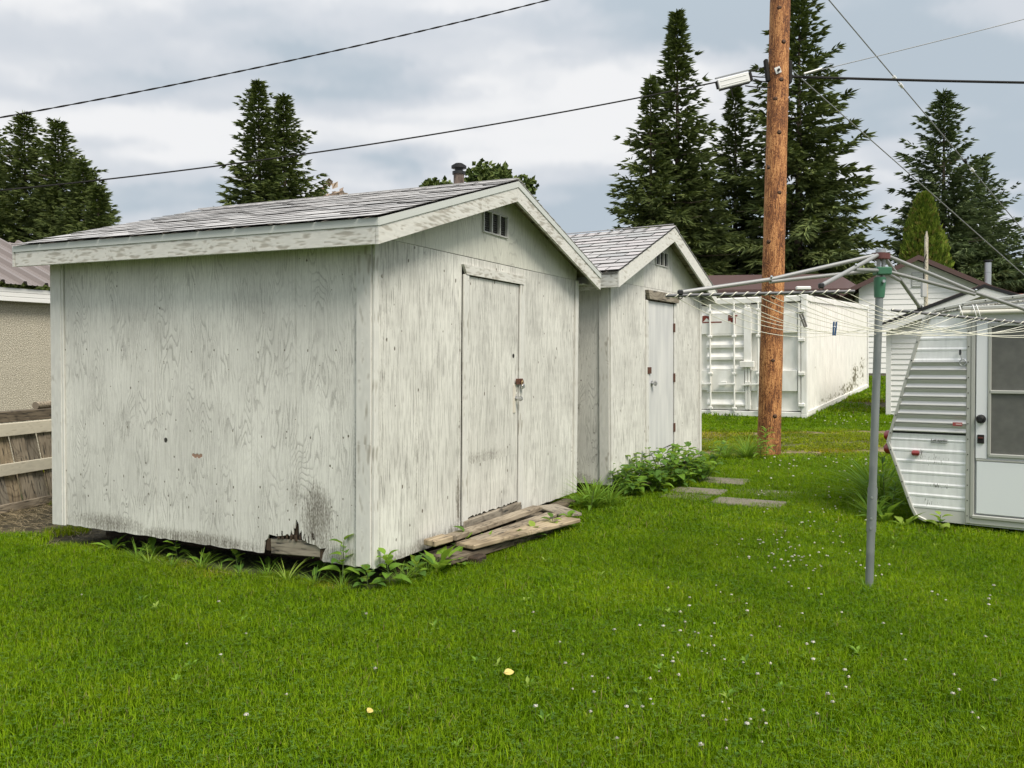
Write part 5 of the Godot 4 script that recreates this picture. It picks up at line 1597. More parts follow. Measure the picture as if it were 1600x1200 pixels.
# ---------------------------------------------------------------- folding clothes dryer
func build_dryer() -> void:
	var base := Vector3(2.054, 0, -4.866)
	var lean := Vector3(2.112, 1.93, -4.87) - base
	var o := thing("clothes_dryer", "folding metal clothes dryer with grey post, four arms and strung white lines", "clothes dryer", Transform3D(Basis.IDENTITY, base))
	var at := func(y: float) -> Vector3: return lean * (y / 1.93)
	var w := func(x: float, y: float, z: float) -> Vector3: return Vector3(x, y, z) - base
	var pm := MB.new()
	tube(pm, [at.call(-0.25), at.call(0.34), at.call(0.342), at.call(0.62)], [0.0225, 0.0225, 0.0225, 0.0225], 18)
	part(o, "post", pm.mesh(), M.post)
	pm = MB.new()
	tube(pm, [at.call(0.335), at.call(0.345), at.call(0.59), at.call(0.6)], [0.0225, 0.0265, 0.0265, 0.0225], 18)
	part(o, "post_sleeve", pm.mesh(), M.post)
	for y: float in [0.42, 0.36, 0.54]:
		rod(o, "rivet", M.steel, at.call(y) + Vector3(-0.012, 0, 0.022), at.call(y) + Vector3(-0.013, 0, 0.029), 0.006, -1.0, 8)
	pm = MB.new()
	tube(pm, [at.call(0.6), at.call(1.72)], [0.0215, 0.0215], 18)
	part(o, "post", pm.mesh(), M.post)
	# green sliding collar, upper tubes and rusty brown hub
	pm = MB.new()
	tube(pm, [at.call(1.685), at.call(1.70), at.call(1.79), at.call(1.80)], [0.027, 0.029, 0.034, 0.03], 18)
	var col := part(o, "collar", pm.mesh(), M.green_paint)
	bx(col, "collar_block", M.green_paint, at.call(1.835) + Vector3(0.012, 0, 0.0), Vector3(0.085, 0.045, 0.07), 0.006)
	rod(col, "collar_bolt", M.steel, at.call(1.775) + Vector3(0.004, 0, 0.03), at.call(1.775) + Vector3(0.005, 0, 0.045), 0.009, -1.0, 10)
	for x: float in [-0.014, 0.014]:
		rod(o, "inner_tube", M.alu, at.call(1.80) + Vector3(x, 0, 0.006), at.call(1.92) + Vector3(x, 0, 0.006), 0.011)
	pm = MB.new()
	tube(pm, [at.call(1.902), at.call(1.905), at.call(1.935), at.call(1.94)], [0.03, 0.052, 0.052, 0.03], 14)
	part(o, "hub", pm.mesh(), M.maroon)
	pm = MB.new()
	tube(pm, [at.call(1.938), at.call(1.958), at.call(1.962)], [0.03, 0.028, 0.02], 14)
	part(o, "hub_cap", pm.mesh(), M.galv)
	# arms: hub to bar, struts from the collar
	var hub: Vector3 = at.call(1.922)
	var cl: Vector3 = at.call(1.837)
	var a1: Vector3 = w.call(0.863, 1.682, -4.35)
	var a2: Vector3 = w.call(1.583, 1.712, -4.35)
	var b1: Vector3 = w.call(2.543, 1.652, -5.3)
	var b2: Vector3 = w.call(3.45, 1.548, -5.3)
	var ends := [a1, a2, b1, b2]
	var joins := [0.56, 0.42, 0.40, 0.47]
	for i in 4:
		var e: Vector3 = ends[i]
		var h: Vector3 = hub + Vector3(e.x - hub.x, 0, e.z - hub.z).normalized() * 0.05
		var j: Vector3 = h.lerp(e, joins[i]) + Vector3(0, [-0.022, 0.0, 0.0, -0.02][i], 0)
		var am := MB.new()
		tube(am, [h, j, e], [0.0112], 12)
		var arm := part(o, "arm", am.mesh(), M.alu)
		bx(arm, "arm_tip", M.black, e, Vector3(0.028, 0.028, 0.028), 0.006)
		rod(o, "strut", M.alu, cl + Vector3(e.x - cl.x, 0, e.z - cl.z).normalized() * 0.045, j + Vector3(0, -0.012, 0), 0.0105, -1.0, 12)
		rod(arm, "pivot_bolt", M.steel, j + Vector3(0, -0.018, -0.012), j + Vector3(0, 0.016, 0.016), 0.006, -1.0, 8)
	# the two line bars with hooks
	var A0: Vector3 = w.call(0.788, 1.666, -4.35)
	var A1: Vector3 = w.call(1.753, 1.682, -4.35)
	var B0: Vector3 = w.call(2.367, 1.636, -5.3)
	var B1: Vector3 = w.call(3.62, 1.505, -5.3)
	for bar in [[A0, A1], [B0, B1]]:
		var bm := MB.new()
		tube(bm, [bar[0], bar[1]], [0.0085], 10)
		var br := part(o, "line_bar", bm.mesh(), M.bar_dark)
		# cord wound along the bar
		var cm := MB.new()
		var pts := []
		var dv: Vector3 = bar[1] - bar[0]
		var n := 140
		for k in n + 1:
			var t := float(k) / n
			var a := t * dv.length() / 0.058 * TAU
			pts.append(bar[0] + dv * t + Vector3(0, sin(a) * 0.0095, cos(a) * 0.0095))
		tube(cm, pts, [0.0028], 5, false)
		part(br, "wound_cord", cm.mesh(), M.cord)
	for e: Vector3 in ends:
		var rm := MB.new()
		var rp := []
		for k in 11:
			rp.append(e + Vector3(cos(TAU * k / 10.0) * 0.011, -0.02 + sin(TAU * k / 10.0) * 0.013, 0))
		tube(rm, rp, [0.003], 5, false)
		part(o, "bar_ring", rm.mesh(), M.black)
	# clotheslines
	for i in 14:
		var t := 0.04 + 0.07 * i
		var a := A0.lerp(A1, t)
		var b := B0.lerp(B1, clampf(t + rng.randf_range(-0.03, 0.03), 0.02, 0.98))
		var sag := maxf(0.06, (a.y + b.y) * 0.5 - 1.462 - 0.03 * absf(sin(i * 2.4)))
		var lm := MB.new()
		var pts := []
		for k in 25:
			var s := k / 24.0
			pts.append(a.lerp(b, s) + Vector3(0, -4.0 * sag * s * (1.0 - s), 0))
		tube(lm, pts, [0.0018], 5, false)
		part(o, "clothesline", lm.mesh(), M.cord)
	# small white plastic clip on the near bar
	bx(o, "bar_clip", M.white, w.call(1.49, 1.70, -4.345), Vector3(0.075, 0.018, 0.02), 0.004)
	# clothes pegs left on the lines
	peg("grey wooden clothes peg hanging on the clotheslines", Vector3(1.53, 1.54, -4.46), 0.35, flat(0.22, 0.20, 0.18, 0.8))
	peg("blue plastic clothes peg hanging on the clotheslines", Vector3(1.74, 1.50, -4.58), -0.08, flat(0.04, 0.10, 0.22, 0.5))

func peg(label: String, p: Vector3, roll: float, m: Material) -> void:
	var o := thing("clothes_peg", label, "clothes peg", Transform3D(Basis(Vector3.BACK, roll), p), "pegs on the clotheslines")
	bx(o, "prong", m, Vector3(-0.006, 0, 0), Vector3(0.008, 0.075, 0.01), 0.002, 1, Basis(Vector3.BACK, 0.02))
	bx(o, "prong", m, Vector3(0.006, 0, 0), Vector3(0.008, 0.075, 0.01), 0.002, 1, Basis(Vector3.BACK, -0.02))
	rod(o, "spring", M.steel, Vector3(-0.012, 0.008, 0), Vector3(0.012, 0.008, 0), 0.004, -1.0, 8)

# ---------------------------------------------------------------- neighbouring stucco garage and board fence
func build_neighbour() -> void:
	var r := Vector3(0.445, 0, -0.896).normalized()
	var nrm := Vector3(0.896, 0, 0.445).normalized()
	# local x along the wall away from the viewer, z out of the wall
	var f := Transform3D(Basis(r, Vector3.UP, nrm), Vector3(-6.31, 0, -10.5))
	var o := thing("stucco_garage", "pebble stucco garage with corrugated pinkish metal roof beside the near shed", "garage", f)
	bx(o, "wall", M.stucco, Vector3(0.5, 1.05, -2.6), Vector3(7.0, 2.3, 5.0), 0.0)
	for y in 3:
		bx(o, "eave_siding", M.white, Vector3(0.5, 2.135 + y * 0.056, 0.015 - y * 0.002), Vector3(7.2, 0.053, 0.05), 0.004)
	# ribbed metal roof: trapezoid ribs running up the slope
	var up := Vector3(0, 0.42, -1.0).normalized()
	var e0 := Vector3(0, 2.318, 0.09)
	var mb := MB.new()
	var x := -3.2
	var prof := [[0.0, 0.0], [0.025, 0.05], [0.06, 0.05], [0.085, 0.0], [0.285, 0.0]]
	var un := Vector3(0, 1.0, 0.42).normalized()
	while x < 4.2:
		for k in 4:
			var a: Vector3 = e0 + Vector3(x + prof[k][0], 0, 0) + un * prof[k][1]
			var b: Vector3 = e0 + Vector3(x + prof[k + 1][0], 0, 0) + un * prof[k + 1][1]
			mb.quad(a, b, b + up * 2.0, a + up * 2.0)
		# two small stiffening ribs between the large ones
		for s: float in [0.14, 0.2]:
			var a2 := e0 + Vector3(x + s, 0, 0)
			mb.quad(a2, a2 + Vector3(0.012, 0, 0) + un * 0.01, a2 + Vector3(0.012, 0, 0) + un * 0.01 + up * 2.0, a2 + up * 2.0)
			mb.quad(a2 + Vector3(0.012, 0, 0) + un * 0.01, a2 + Vector3(0.024, 0, 0), a2 + Vector3(0.024, 0, 0) + up * 2.0, a2 + Vector3(0.012, 0, 0) + un * 0.01 + up * 2.0)
		x += 0.285
	part(o, "metal_roof", mb.mesh(), M.metal_roof)
	pz(o, "roof_boards", M.wood, [Vector2(0.0, 2.27), Vector2(-1.7, 3.0), Vector2(-5.3, 2.27)], Transform3D(Basis(Vector3.BACK, Vector3.UP, Vector3.LEFT), Vector3(-3.0, 0, 0)), -7.0)
	# board fence panel of leaning slats with cream rails, between garage and shed
	var fd := Vector3(0.25, 0, -0.97).normalized()
	var ff := Transform3D(Basis(fd, Vector3.UP, fd.cross(Vector3.UP)), Vector3(-4.586, 0, -7.554))
	o = thing("board_fence", "low fence of slanted brown boards with cream rails beside the near shed", "fence", ff)
	for y: Array in [[0.742, 0.115, M.wood_cream], [0.385, 0.108, M.wood_cream], [0.04, 0.075, M.wood]]:
		bx(o, "rail", y[2], Vector3(0.1, y[0], 0.035), Vector3(2.6, y[1], 0.03), 0.004, 0)
	var mats := [M.wood, M.wood_grey, M.wood_light, M.wood, M.wood_grey, M.wood]
	for k in 16:
		bx(o, "fence_board", mats[k % 6], Vector3(-1.15 + k * 0.156, 0.375, 0.0 + (k % 2) * 0.017), Vector3(0.142 + rng.randf() * 0.006, 0.80, 0.018), 0.003, 1, Basis(Vector3.BACK, 0.235 + rng.randf_range(-0.012, 0.012)))
	mb = MB.new()
	box(mb, ff * Transform3D(Basis(Vector3.UP, -0.02), Vector3(0.1, 0.855, -0.06)), Vector3(2.7, 0.1, 0.12), 0.006, 0)
	solo("timber_beam", mb.mesh(), M.wood_dark, "dark weathered beam resting along the top of the board fence", "beam")
	mb = MB.new()
	tube(mb, [ff * Vector3(0.47, 0.938, -0.04), ff * Vector3(1.3, 0.94, -0.1)], [0.036, 0.04], 12)
	solo("log", mb.mesh(), M.wood, "short round log lying on the dark fence beam", "log")

# ---------------------------------------------------------------- pavers, blossoms, plants, grass
func build_small_things() -> void:
	# sunken concrete pavers in front of the second shed
	var pv := [[2.13, -7.66, 0.62, 0.34, "longest exposed grey paver, nearest the lawn", 0.0], [2.47, -8.26, 0.62, 0.36, "grass fringed paver behind the longest one", -0.012], [2.26, -9.02, 0.48, 0.4, "grey paver farthest from the lawn, beside the leafy bushes", 0.0], [1.83, -8.32, 0.5, 0.32, "grey paver close to the leafy bushes", 0.004], [1.64, -8.02, 0.42, 0.3, "half hidden paver at the foot of the leafy bushes", -0.004]]
	for p in pv:
		var mb := MB.new()
		box(mb, Transform3D(Basis(Vector3.UP, -0.52 + rng.randf_range(-0.05, 0.05)), Vector3(p[0], 0.010 + p[5], p[1])), Vector3(p[2], 0.06, p[3]), 0.008)
		solo("paver", mb.mesh(), M.concrete, "concrete " + p[4], "paver", "concrete pavers in the lawn")
	# yellow leaves lying in the grass
	fallen_leaf(Vector3(-0.02, 0, -3.45), "larger pale yellow fallen leaf in the middle of the lawn", 0.046, 0.5)
	fallen_leaf(Vector3(-0.53, 0, -3.08), "small golden fallen leaf nearest the camera", 0.034, 1.2)
	# white clover blossoms
	var r := RandomNumberGenerator.new()
	r.seed = 12
	var cm := MB.new()
	for k in 22:
		var d := Vector3(r.randfn(), absf(r.randfn()) * 1.1 + 0.1, r.randfn()).normalized()
		var s := d.cross(Vector3(0.3, 1, 0.2)).normalized() * 0.003
		cm.ctri(d * 0.002 - s, d * 0.002 + s, d * 0.011 + s * 0.6, d, Color(0.84, 0.82, 0.70))
		cm.ctri(d * 0.002 - s, d * 0.011 + s * 0.6, d * 0.011 - s * 0.6, d, Color(0.88, 0.86, 0.76))
	var bloom := cm.mesh()
	var st := MB.new()
	tube(st, [Vector3(0.004, -0.07, 0), Vector3(0, 0, 0)], [0.0012], 4)
	var stalk := st.mesh()
	var spots := []
	for p in [[0.10, -4.29], [0.48, -4.01], [0.61, -4.07], [0.22, -3.59], [0.30, -3.67], [0.79, -3.99], [0.86, -3.99], [0.92, -3.92], [0.79, -3.80], [0.83, -3.71], [0.85, -3.70], [0.72, -3.70], [0.68, -3.60], [0.90, -3.78], [0.91, -3.63], [0.98, -3.59], [1.11, -3.93], [0.32, -3.44], [0.38, -3.40], [0.31, -3.26], [0.55, -3.40], [0.60, -3.48], [0.08, -3.12], [0.28, -3.08], [0.42, -3.14], [0.48, -3.14], [0.52, -3.20], [0.69, -3.07], [0.79, -3.19], [0.80, -3.13], [0.92, -3.10], [0.90, -3.00], [0.63, -2.83], [0.71, -2.81], [0.85, -3.02], [0.35, -2.86], [1.00, -3.45], [0.98, -4.11], [0.23, -3.31], [0.21, -3.84]]:
		spots.append(Vector3(p[0], 0, p[1]))
	for k in 235:
		# drifts towards the lane and the dryer post
		var q := r.randf()
		var z := 0.0
		if q < 0.45:
			z = -lerpf(5.0, 10.6, pow(r.randf(), 1.3))
			spots.append(Vector3(-z * r.randf_range(0.29, 0.44), 0, z))
		elif q < 0.62:
			spots.append(Vector3(1.85 + r.randfn() * 0.25, 0, -5.9 + absf(r.randfn()) * 0.5))
		elif q < 0.74:
			spots.append(Vector3(r.randf_range(5.9, 7.4), 0, r.randf_range(-17.4, -15.2)))
		elif q < 0.9:
			z = -lerpf(2.8, 4.8, r.randf())
			spots.append(Vector3(-z * r.randf_range(0.15, 0.58), 0, z))
		else:
			z = -lerpf(2.9, 5.2, r.randf())
			spots.append(Vector3(-z * r.randf_range(-0.55, 0.55), 0, z))
	for p: Vector3 in spots:
		var sp: Vector3 = p
		if dirt_at(sp.x, sp.z) > 0.5:
			continue
		var far := clampf(-sp.z / 7.0, 1.0, 1.8)
		var o := thing("clover_blossom", where_blossom(sp), "clover blossom", Transform3D(Basis(Vector3.UP, r.randf() * TAU).scaled(Vector3.ONE * r.randf_range(0.55, 1.0) * far), sp + Vector3(0, hgt(sp.x, sp.z) + 0.055 * far + r.randf() * 0.012, 0)), "white clover blossoms in the lawn")
		part(o, "flower_head", bloom, M.leaf_card)
		part(o, "stalk", stalk, M.stem)

func where_blossom(p: Vector3) -> String:
	if p.z < -14.0:
		return "tiny white clover blossom on the far side of the lane"
	if p.z < -9.0:
		return "small white clover blossom near the lane and pole"
	if p.z < -7.0:
		return "small white clover blossom between the pavers and the trailer"
	if p.z < -5.2:
		return "small white clover blossom beyond the dryer post"
	if p.x < 0.1:
		return "small white clover blossom in the lawn before the near shed"
	if p.z < -4.2:
		return "small white clover blossom close to the dryer post"
	return "small white clover blossom in the foreground lawn"

func fallen_leaf(p: Vector3, label: String, s: float, turn: float) -> void:
	# oval yellow leaf caught in the grass, its midrib a raised line
	var o := thing("fallen_leaf", label, "leaf", Transform3D(Basis(Vector3.UP, turn) * Basis(Vector3.RIGHT, 0.5), p + Vector3(0, 0.062, 0)), "yellow leaves fallen on the lawn")
	var mb := MB.new()
	var n := 8
	for i in n:
		for sd: float in [-1.0, 1.0]:
			var q := []
			for t: float in [float(i) / n, float(i + 1) / n]:
				var w := 0.36 * pow(sin(PI * pow(t, 0.85)), 0.8) * s
				var y := (0.06 * sin(PI * t)) * s
				q.append([Vector3((t - 0.5) * s, y, 0), Vector3((t - 0.5) * s, y + w * 0.2, sd * w)])
			if sd > 0:
				mb.quad(q[0][0], q[0][1], q[1][1], q[1][0])
			else:
				mb.quad(q[1][0], q[1][1], q[0][1], q[0][0])
	part(o, "leaf_blade", mb.mesh(), flat(0.55, 0.43, 0.12, 0.6))
	rod(o, "midrib", flat(0.5, 0.42, 0.16, 0.6), Vector3(-0.62 * s, 0.005, 0), Vector3(0.45 * s, 0.02 * s, 0), 0.0012, 0.0005, 5)

func leaf_mesh(kind: int) -> ArrayMesh:
	# unit leaf along +z, folded at the midrib and arching down at the tip
	var mb := MB.new()
	var n := 7
	var outline := []
	for i in n + 1:
		var t := float(i) / n
		var w := 0.0
		if kind == 0:
			w = 0.36 * pow(sin(PI * pow(t, 0.72)), 0.85)
		elif kind == 1:
			w = (0.07 + 0.09 * absf(sin(t * 15.0))) * sin(PI * pow(t, 1.25)) + 0.008
		elif kind == 2:
			w = 0.12 * sin(PI * pow(t, 0.8))
		else:
			w = 0.016 * (1.0 - t * t) + 0.0005
		outline.append([t, maxf(w, 0.0)])
	for i in n:
		var a: Array = outline[i]
		var b: Array = outline[i + 1]
		var ya: float = 0.22 * a[0] - 0.42 * a[0] * a[0]
		var yb: float = 0.22 * b[0] - 0.42 * b[0] * b[0]
		for s: float in [-1.0, 1.0]:
			var p0 := Vector3(0, ya, a[0])
			var p1 := Vector3(0, yb, b[0])
			var p2 := Vector3(s * b[1], yb + b[1] * 0.35, b[0])
			var p3 := Vector3(s * a[1], ya + a[1] * 0.35, a[0])
			if s > 0:
				mb.quad(p0, p1, p2, p3)
			else:
				mb.quad(p3, p2, p1, p0)
	return mb.mesh()

var leaf_kinds := []

func weed(p: Vector3, h: float, kind: int, n: int, tone: int, label: String, called := "weed", group := "weeds along the sheds") -> void:
	var o := thing(called, label, "weed", Transform3D(Basis(Vector3.UP, rng.randf() * TAU), p + Vector3(0, hgt(p.x, p.z), 0)), group)
	var lean := Vector3(rng.randf_range(-0.2, 0.2), 1, rng.randf_range(-0.2, 0.2)) * h
	if kind == 0 or kind == 2:
		rod(o, "stem", M.stem, Vector3(0, -0.02, 0), lean, 0.004, 0.0025, 5)
	for k in n:
		var t := (k + 0.6) / n
		var a := k * 2.4 + rng.randf() * 0.5
		var sz: float
		var el: float
		var at: Vector3
		if kind == 0 or kind == 2:
			at = lean * (0.2 + 0.8 * t)
			sz = (0.085 + rng.randf() * 0.05) * (1.1 - 0.45 * t) * (h / 0.22 * 0.35 + 0.65)
			el = 0.1 + 0.5 * t + rng.randf_range(-0.3, 0.3)
			if kind == 2:
				sz *= 1.25
		else:
			at = Vector3(cos(a), 0, -sin(a)) * 0.01
			sz = h * rng.randf_range(0.8, 1.25)
			el = rng.randf_range(0.45, 1.15)
		var bs := Basis(Vector3.UP, a) * Basis(Vector3.RIGHT, -el)
		var lm := part(o, "leaf", leaf_kinds[kind], M.leafs[(tone + (1 if rng.randf() < 0.3 else 0)) % 4], Transform3D(bs.scaled_local(Vector3.ONE * sz), at))
		if kind == 0 and sz > 0.0:
			lm.position += bs.z * 0.012

func build_plants() -> void:
	for k in 4:
		leaf_kinds.append(leaf_mesh(k))
	# x, z, height, leaf kind, leaves, tone, label
	var list := [
		[-2.85, -6.02, 0.14, 1, 9, 1, "pale dandelion rosette at the dirt edge under the side wall"],
		[-2.5, -5.86, 0.15, 1, 8, 0, "dandelion rosette with long leaves under the side wall"],
		[-2.28, -5.74, 0.13, 0, 7, 0, "broad leaved seedling under the middle of the side wall"],
		[-2.05, -5.62, 0.12, 1, 7, 0, "low lobed weed in the shade under the side wall"],
		[-1.80, -5.52, 0.10, 0, 6, 2, "tiny dark seedling under the side wall next to the rotted corner"],
		[-1.58, -5.46, 0.11, 1, 6, 0, "small rosette just left of the rotted corner"],
		[-1.16, -5.25, 0.17, 0, 9, 2, "dark green leafy weed below the rotted corner"],
		[-1.0, -5.16, 0.13, 0, 8, 1, "light green sprout before the shed corner"],
		[-1.02, -5.02, 0.28, 0, 11, 1, "tall leafy sprout climbing the shed corner on the side wall"],
		[-0.85, -4.90, 0.14, 0, 9, 2, "dark leafy weed right at the shed corner"],
		[-0.72, -4.95, 0.20, 0, 11, 0, "leafy sprout on the door side of the shed corner"],
		[-0.60, -5.12, 0.12, 0, 8, 2, "low leafy weed between the shed corner and the planks"],
		[-0.47, -5.3, 0.21, 1, 13, 1, "large bright rosette at the near end of the planks"],
		[-0.38, -5.42, 0.17, 1, 8, 0, "rosette with a long arching leaf beside the planks"],
		[-0.60, -5.36, 0.16, 1, 8, 1, "bright lobed weed leaning on the shed front by the planks"],
		[-0.33, -5.62, 0.2, 0, 4, 1, "single large leaf weed standing before the wide plank"],
		[-0.15, -5.78, 0.12, 2, 10, 0, "narrow leaved weed under the middle of the wide plank"],
		[0.02, -5.98, 0.1, 0, 8, 2, "dark low weed under the wide plank"],
		[0.14, -6.12, 0.11, 0, 9, 2, "dark low weed half way along the wide plank"],
		[0.28, -6.35, 0.14, 0, 10, 2, "leafy weed under the far end of the wide plank"],
		[0.42, -6.55, 0.12, 0, 9, 0, "leafy weed at the tip of the wide plank"],
	]
	for w in list:
		weed(Vector3(w[0], 0, w[1]), w[2], w[3], w[4], w[5], w[6])
	# grassy clump between the two sheds
	weed(Vector3(0.70, 0, -7.42), 0.34, 3, 110, 0, "tall grassy clump at the far corner of the near shed", "grass_clump")
	weed(Vector3(0.86, 0, -7.55), 0.28, 3, 80, 0, "shorter grassy clump leaning towards the second shed", "grass_clump")
	weed(Vector3(0.66, 0, -7.25), 0.24, 2, 12, 0, "broad leaved weed in the grassy clump by the near shed", "weed")
	weed(Vector3(0.60, 0, -7.5), 0.2, 1, 10, 0, "dock leaves in the grassy clump by the near shed", "weed")
	# leafy bushes before the second shed
	var bl := ["first bush from the near shed", "second bush from the near shed", "third bush from the near shed", "fourth bush, before the grey door", "fifth bush, before the grey door", "sixth bush, past the grey door", "seventh bush, past the grey door", "eighth bush, nearest the pavers", "ninth bush, at the far shed corner", "low front bush before the grey door", "low front bush by the pavers", "low front bush nearest the near shed"]
	var bp := [[1.06, -8.22], [1.2, -8.36], [1.36, -8.5], [1.5, -8.72], [1.62, -8.86], [1.78, -9.0], [1.92, -9.16], [2.02, -9.02], [2.14, -9.42], [1.42, -8.3], [1.72, -8.62], [1.14, -8.05]]
	for k in bp.size():
		var p := Vector3(bp[k][0], 0, bp[k][1])
		var o := thing("leafy_bush", "dark leafy " + bl[k] + " along the second shed", "bush", Transform3D(Basis(Vector3.UP, k * 1.1), p), "leafy bushes before the second shed")
		var hh: float = [0.34, 0.36, 0.40, 0.46, 0.44, 0.42, 0.40, 0.34, 0.46, 0.26, 0.24, 0.24][k]
		for s in 6:
			var a := s * 1.05 + rng.randf() * 0.5
			var tip := Vector3(cos(a) * hh * rng.randf_range(0.25, 0.7), hh * rng.randf_range(0.65, 1.0), sin(a) * hh * rng.randf_range(0.25, 0.7))
			rod(o, "stem", M.stem, Vector3(0, -0.02, 0), tip, 0.005, 0.002, 5)
			for q in 8:
				var t := 0.3 + 0.7 * (q + 0.5) / 8.0
				var aa := q * 2.4 + s
				var bs := Basis(Vector3.UP, aa) * Basis(Vector3.RIGHT, -rng.randf_range(-0.2, 0.6))
				part(o, "leaf", leaf_kinds[0], M.leafs[2 if rng.randf() < 0.6 else (0 if rng.randf() < 0.8 else 1)], Transform3D(bs.scaled_local(Vector3.ONE * rng.randf_range(0.065, 0.125)), tip * t))
	# thin grass growing up along the foot of the near shed
	for k in 14:
		var q := S1 * (Vector3(-0.06 - rng.randf() * 0.1, 0, -0.15 - k * 0.19) if k < 10 else Vector3(0.1 + (k - 10) * 0.13, 0, 0.1 + rng.randf() * 0.08))
		weed(Vector3(q.x, 0, q.z), rng.randf_range(0.1, 0.2), 3, 26, [0, 1, 3][k % 3], "thin grass tuft growing along the side wall of the near shed" if k < 10 else "thin grass tuft by the front corner of the near shed", "grass_clump")
	# rosettes of plantain and dandelion scattered in the lawn
	var lw := RandomNumberGenerator.new()
	lw.seed = 41
	for k in 48:
		var z := -lerpf(2.8, 8.0, pow(lw.randf(), 1.4))
		var p := Vector3(-z * lw.randf_range(-0.58, 0.58), 0, z)
		if blocked(p.x, p.z) or dirt_at(p.x, p.z) > 0.3 or Vector2(p.x + 0.53, p.z + 3.08).length() < 0.25:
			continue
		weed(p + Vector3(0, 0.025, 0), lw.randf_range(0.03, 0.05), 1, 6, 1 if lw.randf() < 0.5 else 3, "pale leafy rosette low in the " + ("lawn before the near shed" if p.x < 0.0 else ("foreground lawn by the clover" if z > -4.6 else "lawn around the dryer post")), "lawn_weed", "leafy rosettes in the lawn")
	weed(Vector3(2.03, 0, -4.84), 0.1, 3, 50, 1, "longer grass tuft around the foot of the dryer post", "grass_clump", "weeds by the trailer")
	# by the pole, by the trailer
	weed(Vector3(3.05, 0, -11.0), 0.36, 3, 130, 0, "tall grass tuft just left of the utility pole", "grass_clump", "weeds by the pole")
	weed(Vector3(2.8, 0, -11.1), 0.28, 3, 110, 0, "low grass tuft farther left of the utility pole", "grass_clump", "weeds by the pole")
	weed(Vector3(3.32, 0, -11.05), 0.4, 2, 22, 1, "pale leafy weed against the foot of the utility pole", "weed", "weeds by the pole")
	weed(Vector3(3.2, 0, -10.9), 0.3, 2, 18, 0, "leafy weed before the foot of the utility pole", "weed", "weeds by the pole")
	weed(Vector3(3.12, 0, -7.0), 0.34, 2, 16, 0, "leafy dock plant leaning against the trailer end", "weed", "weeds by the trailer")
	weed(Vector3(3.02, 0, -6.86), 0.26, 1, 12, 0, "drooping dock leaves beside the trailer corner", "weed", "weeds by the trailer")
	weed(Vector3(3.2, 0, -7.25), 0.5, 2, 18, 2, "tall dark weed behind the trailer corner", "weed", "weeds by the trailer")
	weed(Vector3(3.3, 0, -7.6), 0.55, 3, 130, 0, "tall grass behind the trailer end", "grass_clump", "weeds by the trailer")
	weed(Vector3(3.1, 0, -6.66), 0.18, 1, 9, 3, "yellowing weed under the trailer corner", "weed", "weeds by the trailer")
	weed(Vector3(3.27, 0, -6.48), 0.15, 0, 7, 3, "pale green sprout before the trailer belly", "weed", "weeds by the trailer")
	weed(Vector3(2.98, 0, -6.98), 0.3, 3, 90, 0, "grass tuft beside the dryer post and trailer", "grass_clump", "weeds by the trailer")

func blade(mb: MB, r: RandomNumberGenerator, p: Vector3, h: float, w: float, col: Color) -> void:
	var a := r.randf() * TAU
	var dirv := Vector3(cos(a), 0, sin(a))
	var side := Vector3(-dirv.z, 0, dirv.x) * w
	var bend := r.randf_range(0.15, 0.85)
	var m := p + Vector3(0, h * 0.6, 0) + dirv * h * bend * 0.3
	var t := p + Vector3(0, h * (1.0 - bend * 0.25), 0) + dirv * h * bend
	var n := (Vector3.UP * 0.45 - dirv * 0.1 + side.normalized() * r.randf_range(-0.4, 0.4) + dirv * 0.5 * signf(r.randf() - 0.5)).normalized()
	mb.ctri(p - side, p + side, m + side * 0.8, n, col)
	mb.ctri(p - side, m + side * 0.8, m - side * 0.8, n, col)
	mb.ctri(m - side * 0.8, m + side * 0.8, t, n, col)

func grass_tile(sd: int, rad: float, n: int, h: float, w: float, weedy: float) -> ArrayMesh:
	var r := RandomNumberGenerator.new()
	r.seed = sd
	var mb := MB.new()
	for k in n:
		var a := r.randf() * TAU
		var q := sqrt(r.randf()) * rad
		var p := Vector3(cos(a) * q, -0.005, sin(a) * q)
		var x := r.randf()
		var c := Color(0.140, 0.262, 0.006).lerp(Color(0.228, 0.355, 0.010), x)
		if r.randf() < 0.06:
			c = Color(0.33, 0.42, 0.04)
		elif r.randf() < 0.03:
			c = Color(0.25, 0.21, 0.1)
		blade(mb, r, p, h * r.randf_range(0.5, 1.15), w * r.randf_range(0.7, 1.2), c)
	# clover and plantain leaves low in the sward
	for k in int(n * weedy):
		var a := r.randf() * TAU
		var q := sqrt(r.randf()) * rad
		var p := Vector3(cos(a) * q, h * r.randf_range(0.35, 0.75), sin(a) * q)
		var s := w * r.randf_range(2.0, 3.2)
		for l in 3:
			var b := a + l * TAU / 3.0
			var d := Vector3(cos(b), r.randf_range(-0.2, 0.3), sin(b)) * s * 2.0
			var e := Vector3(-sin(b), 0, cos(b)) * s * 0.9
			var col := Color(0.085, 0.165, 0.03).lerp(Color(0.13, 0.22, 0.035), r.randf())
			mb.ctri(p, p + d * 0.6 + e, p + d, Vector3.UP, col)
			mb.ctri(p, p + d, p + d * 0.6 - e, Vector3.UP, col)
	return mb.mesh()

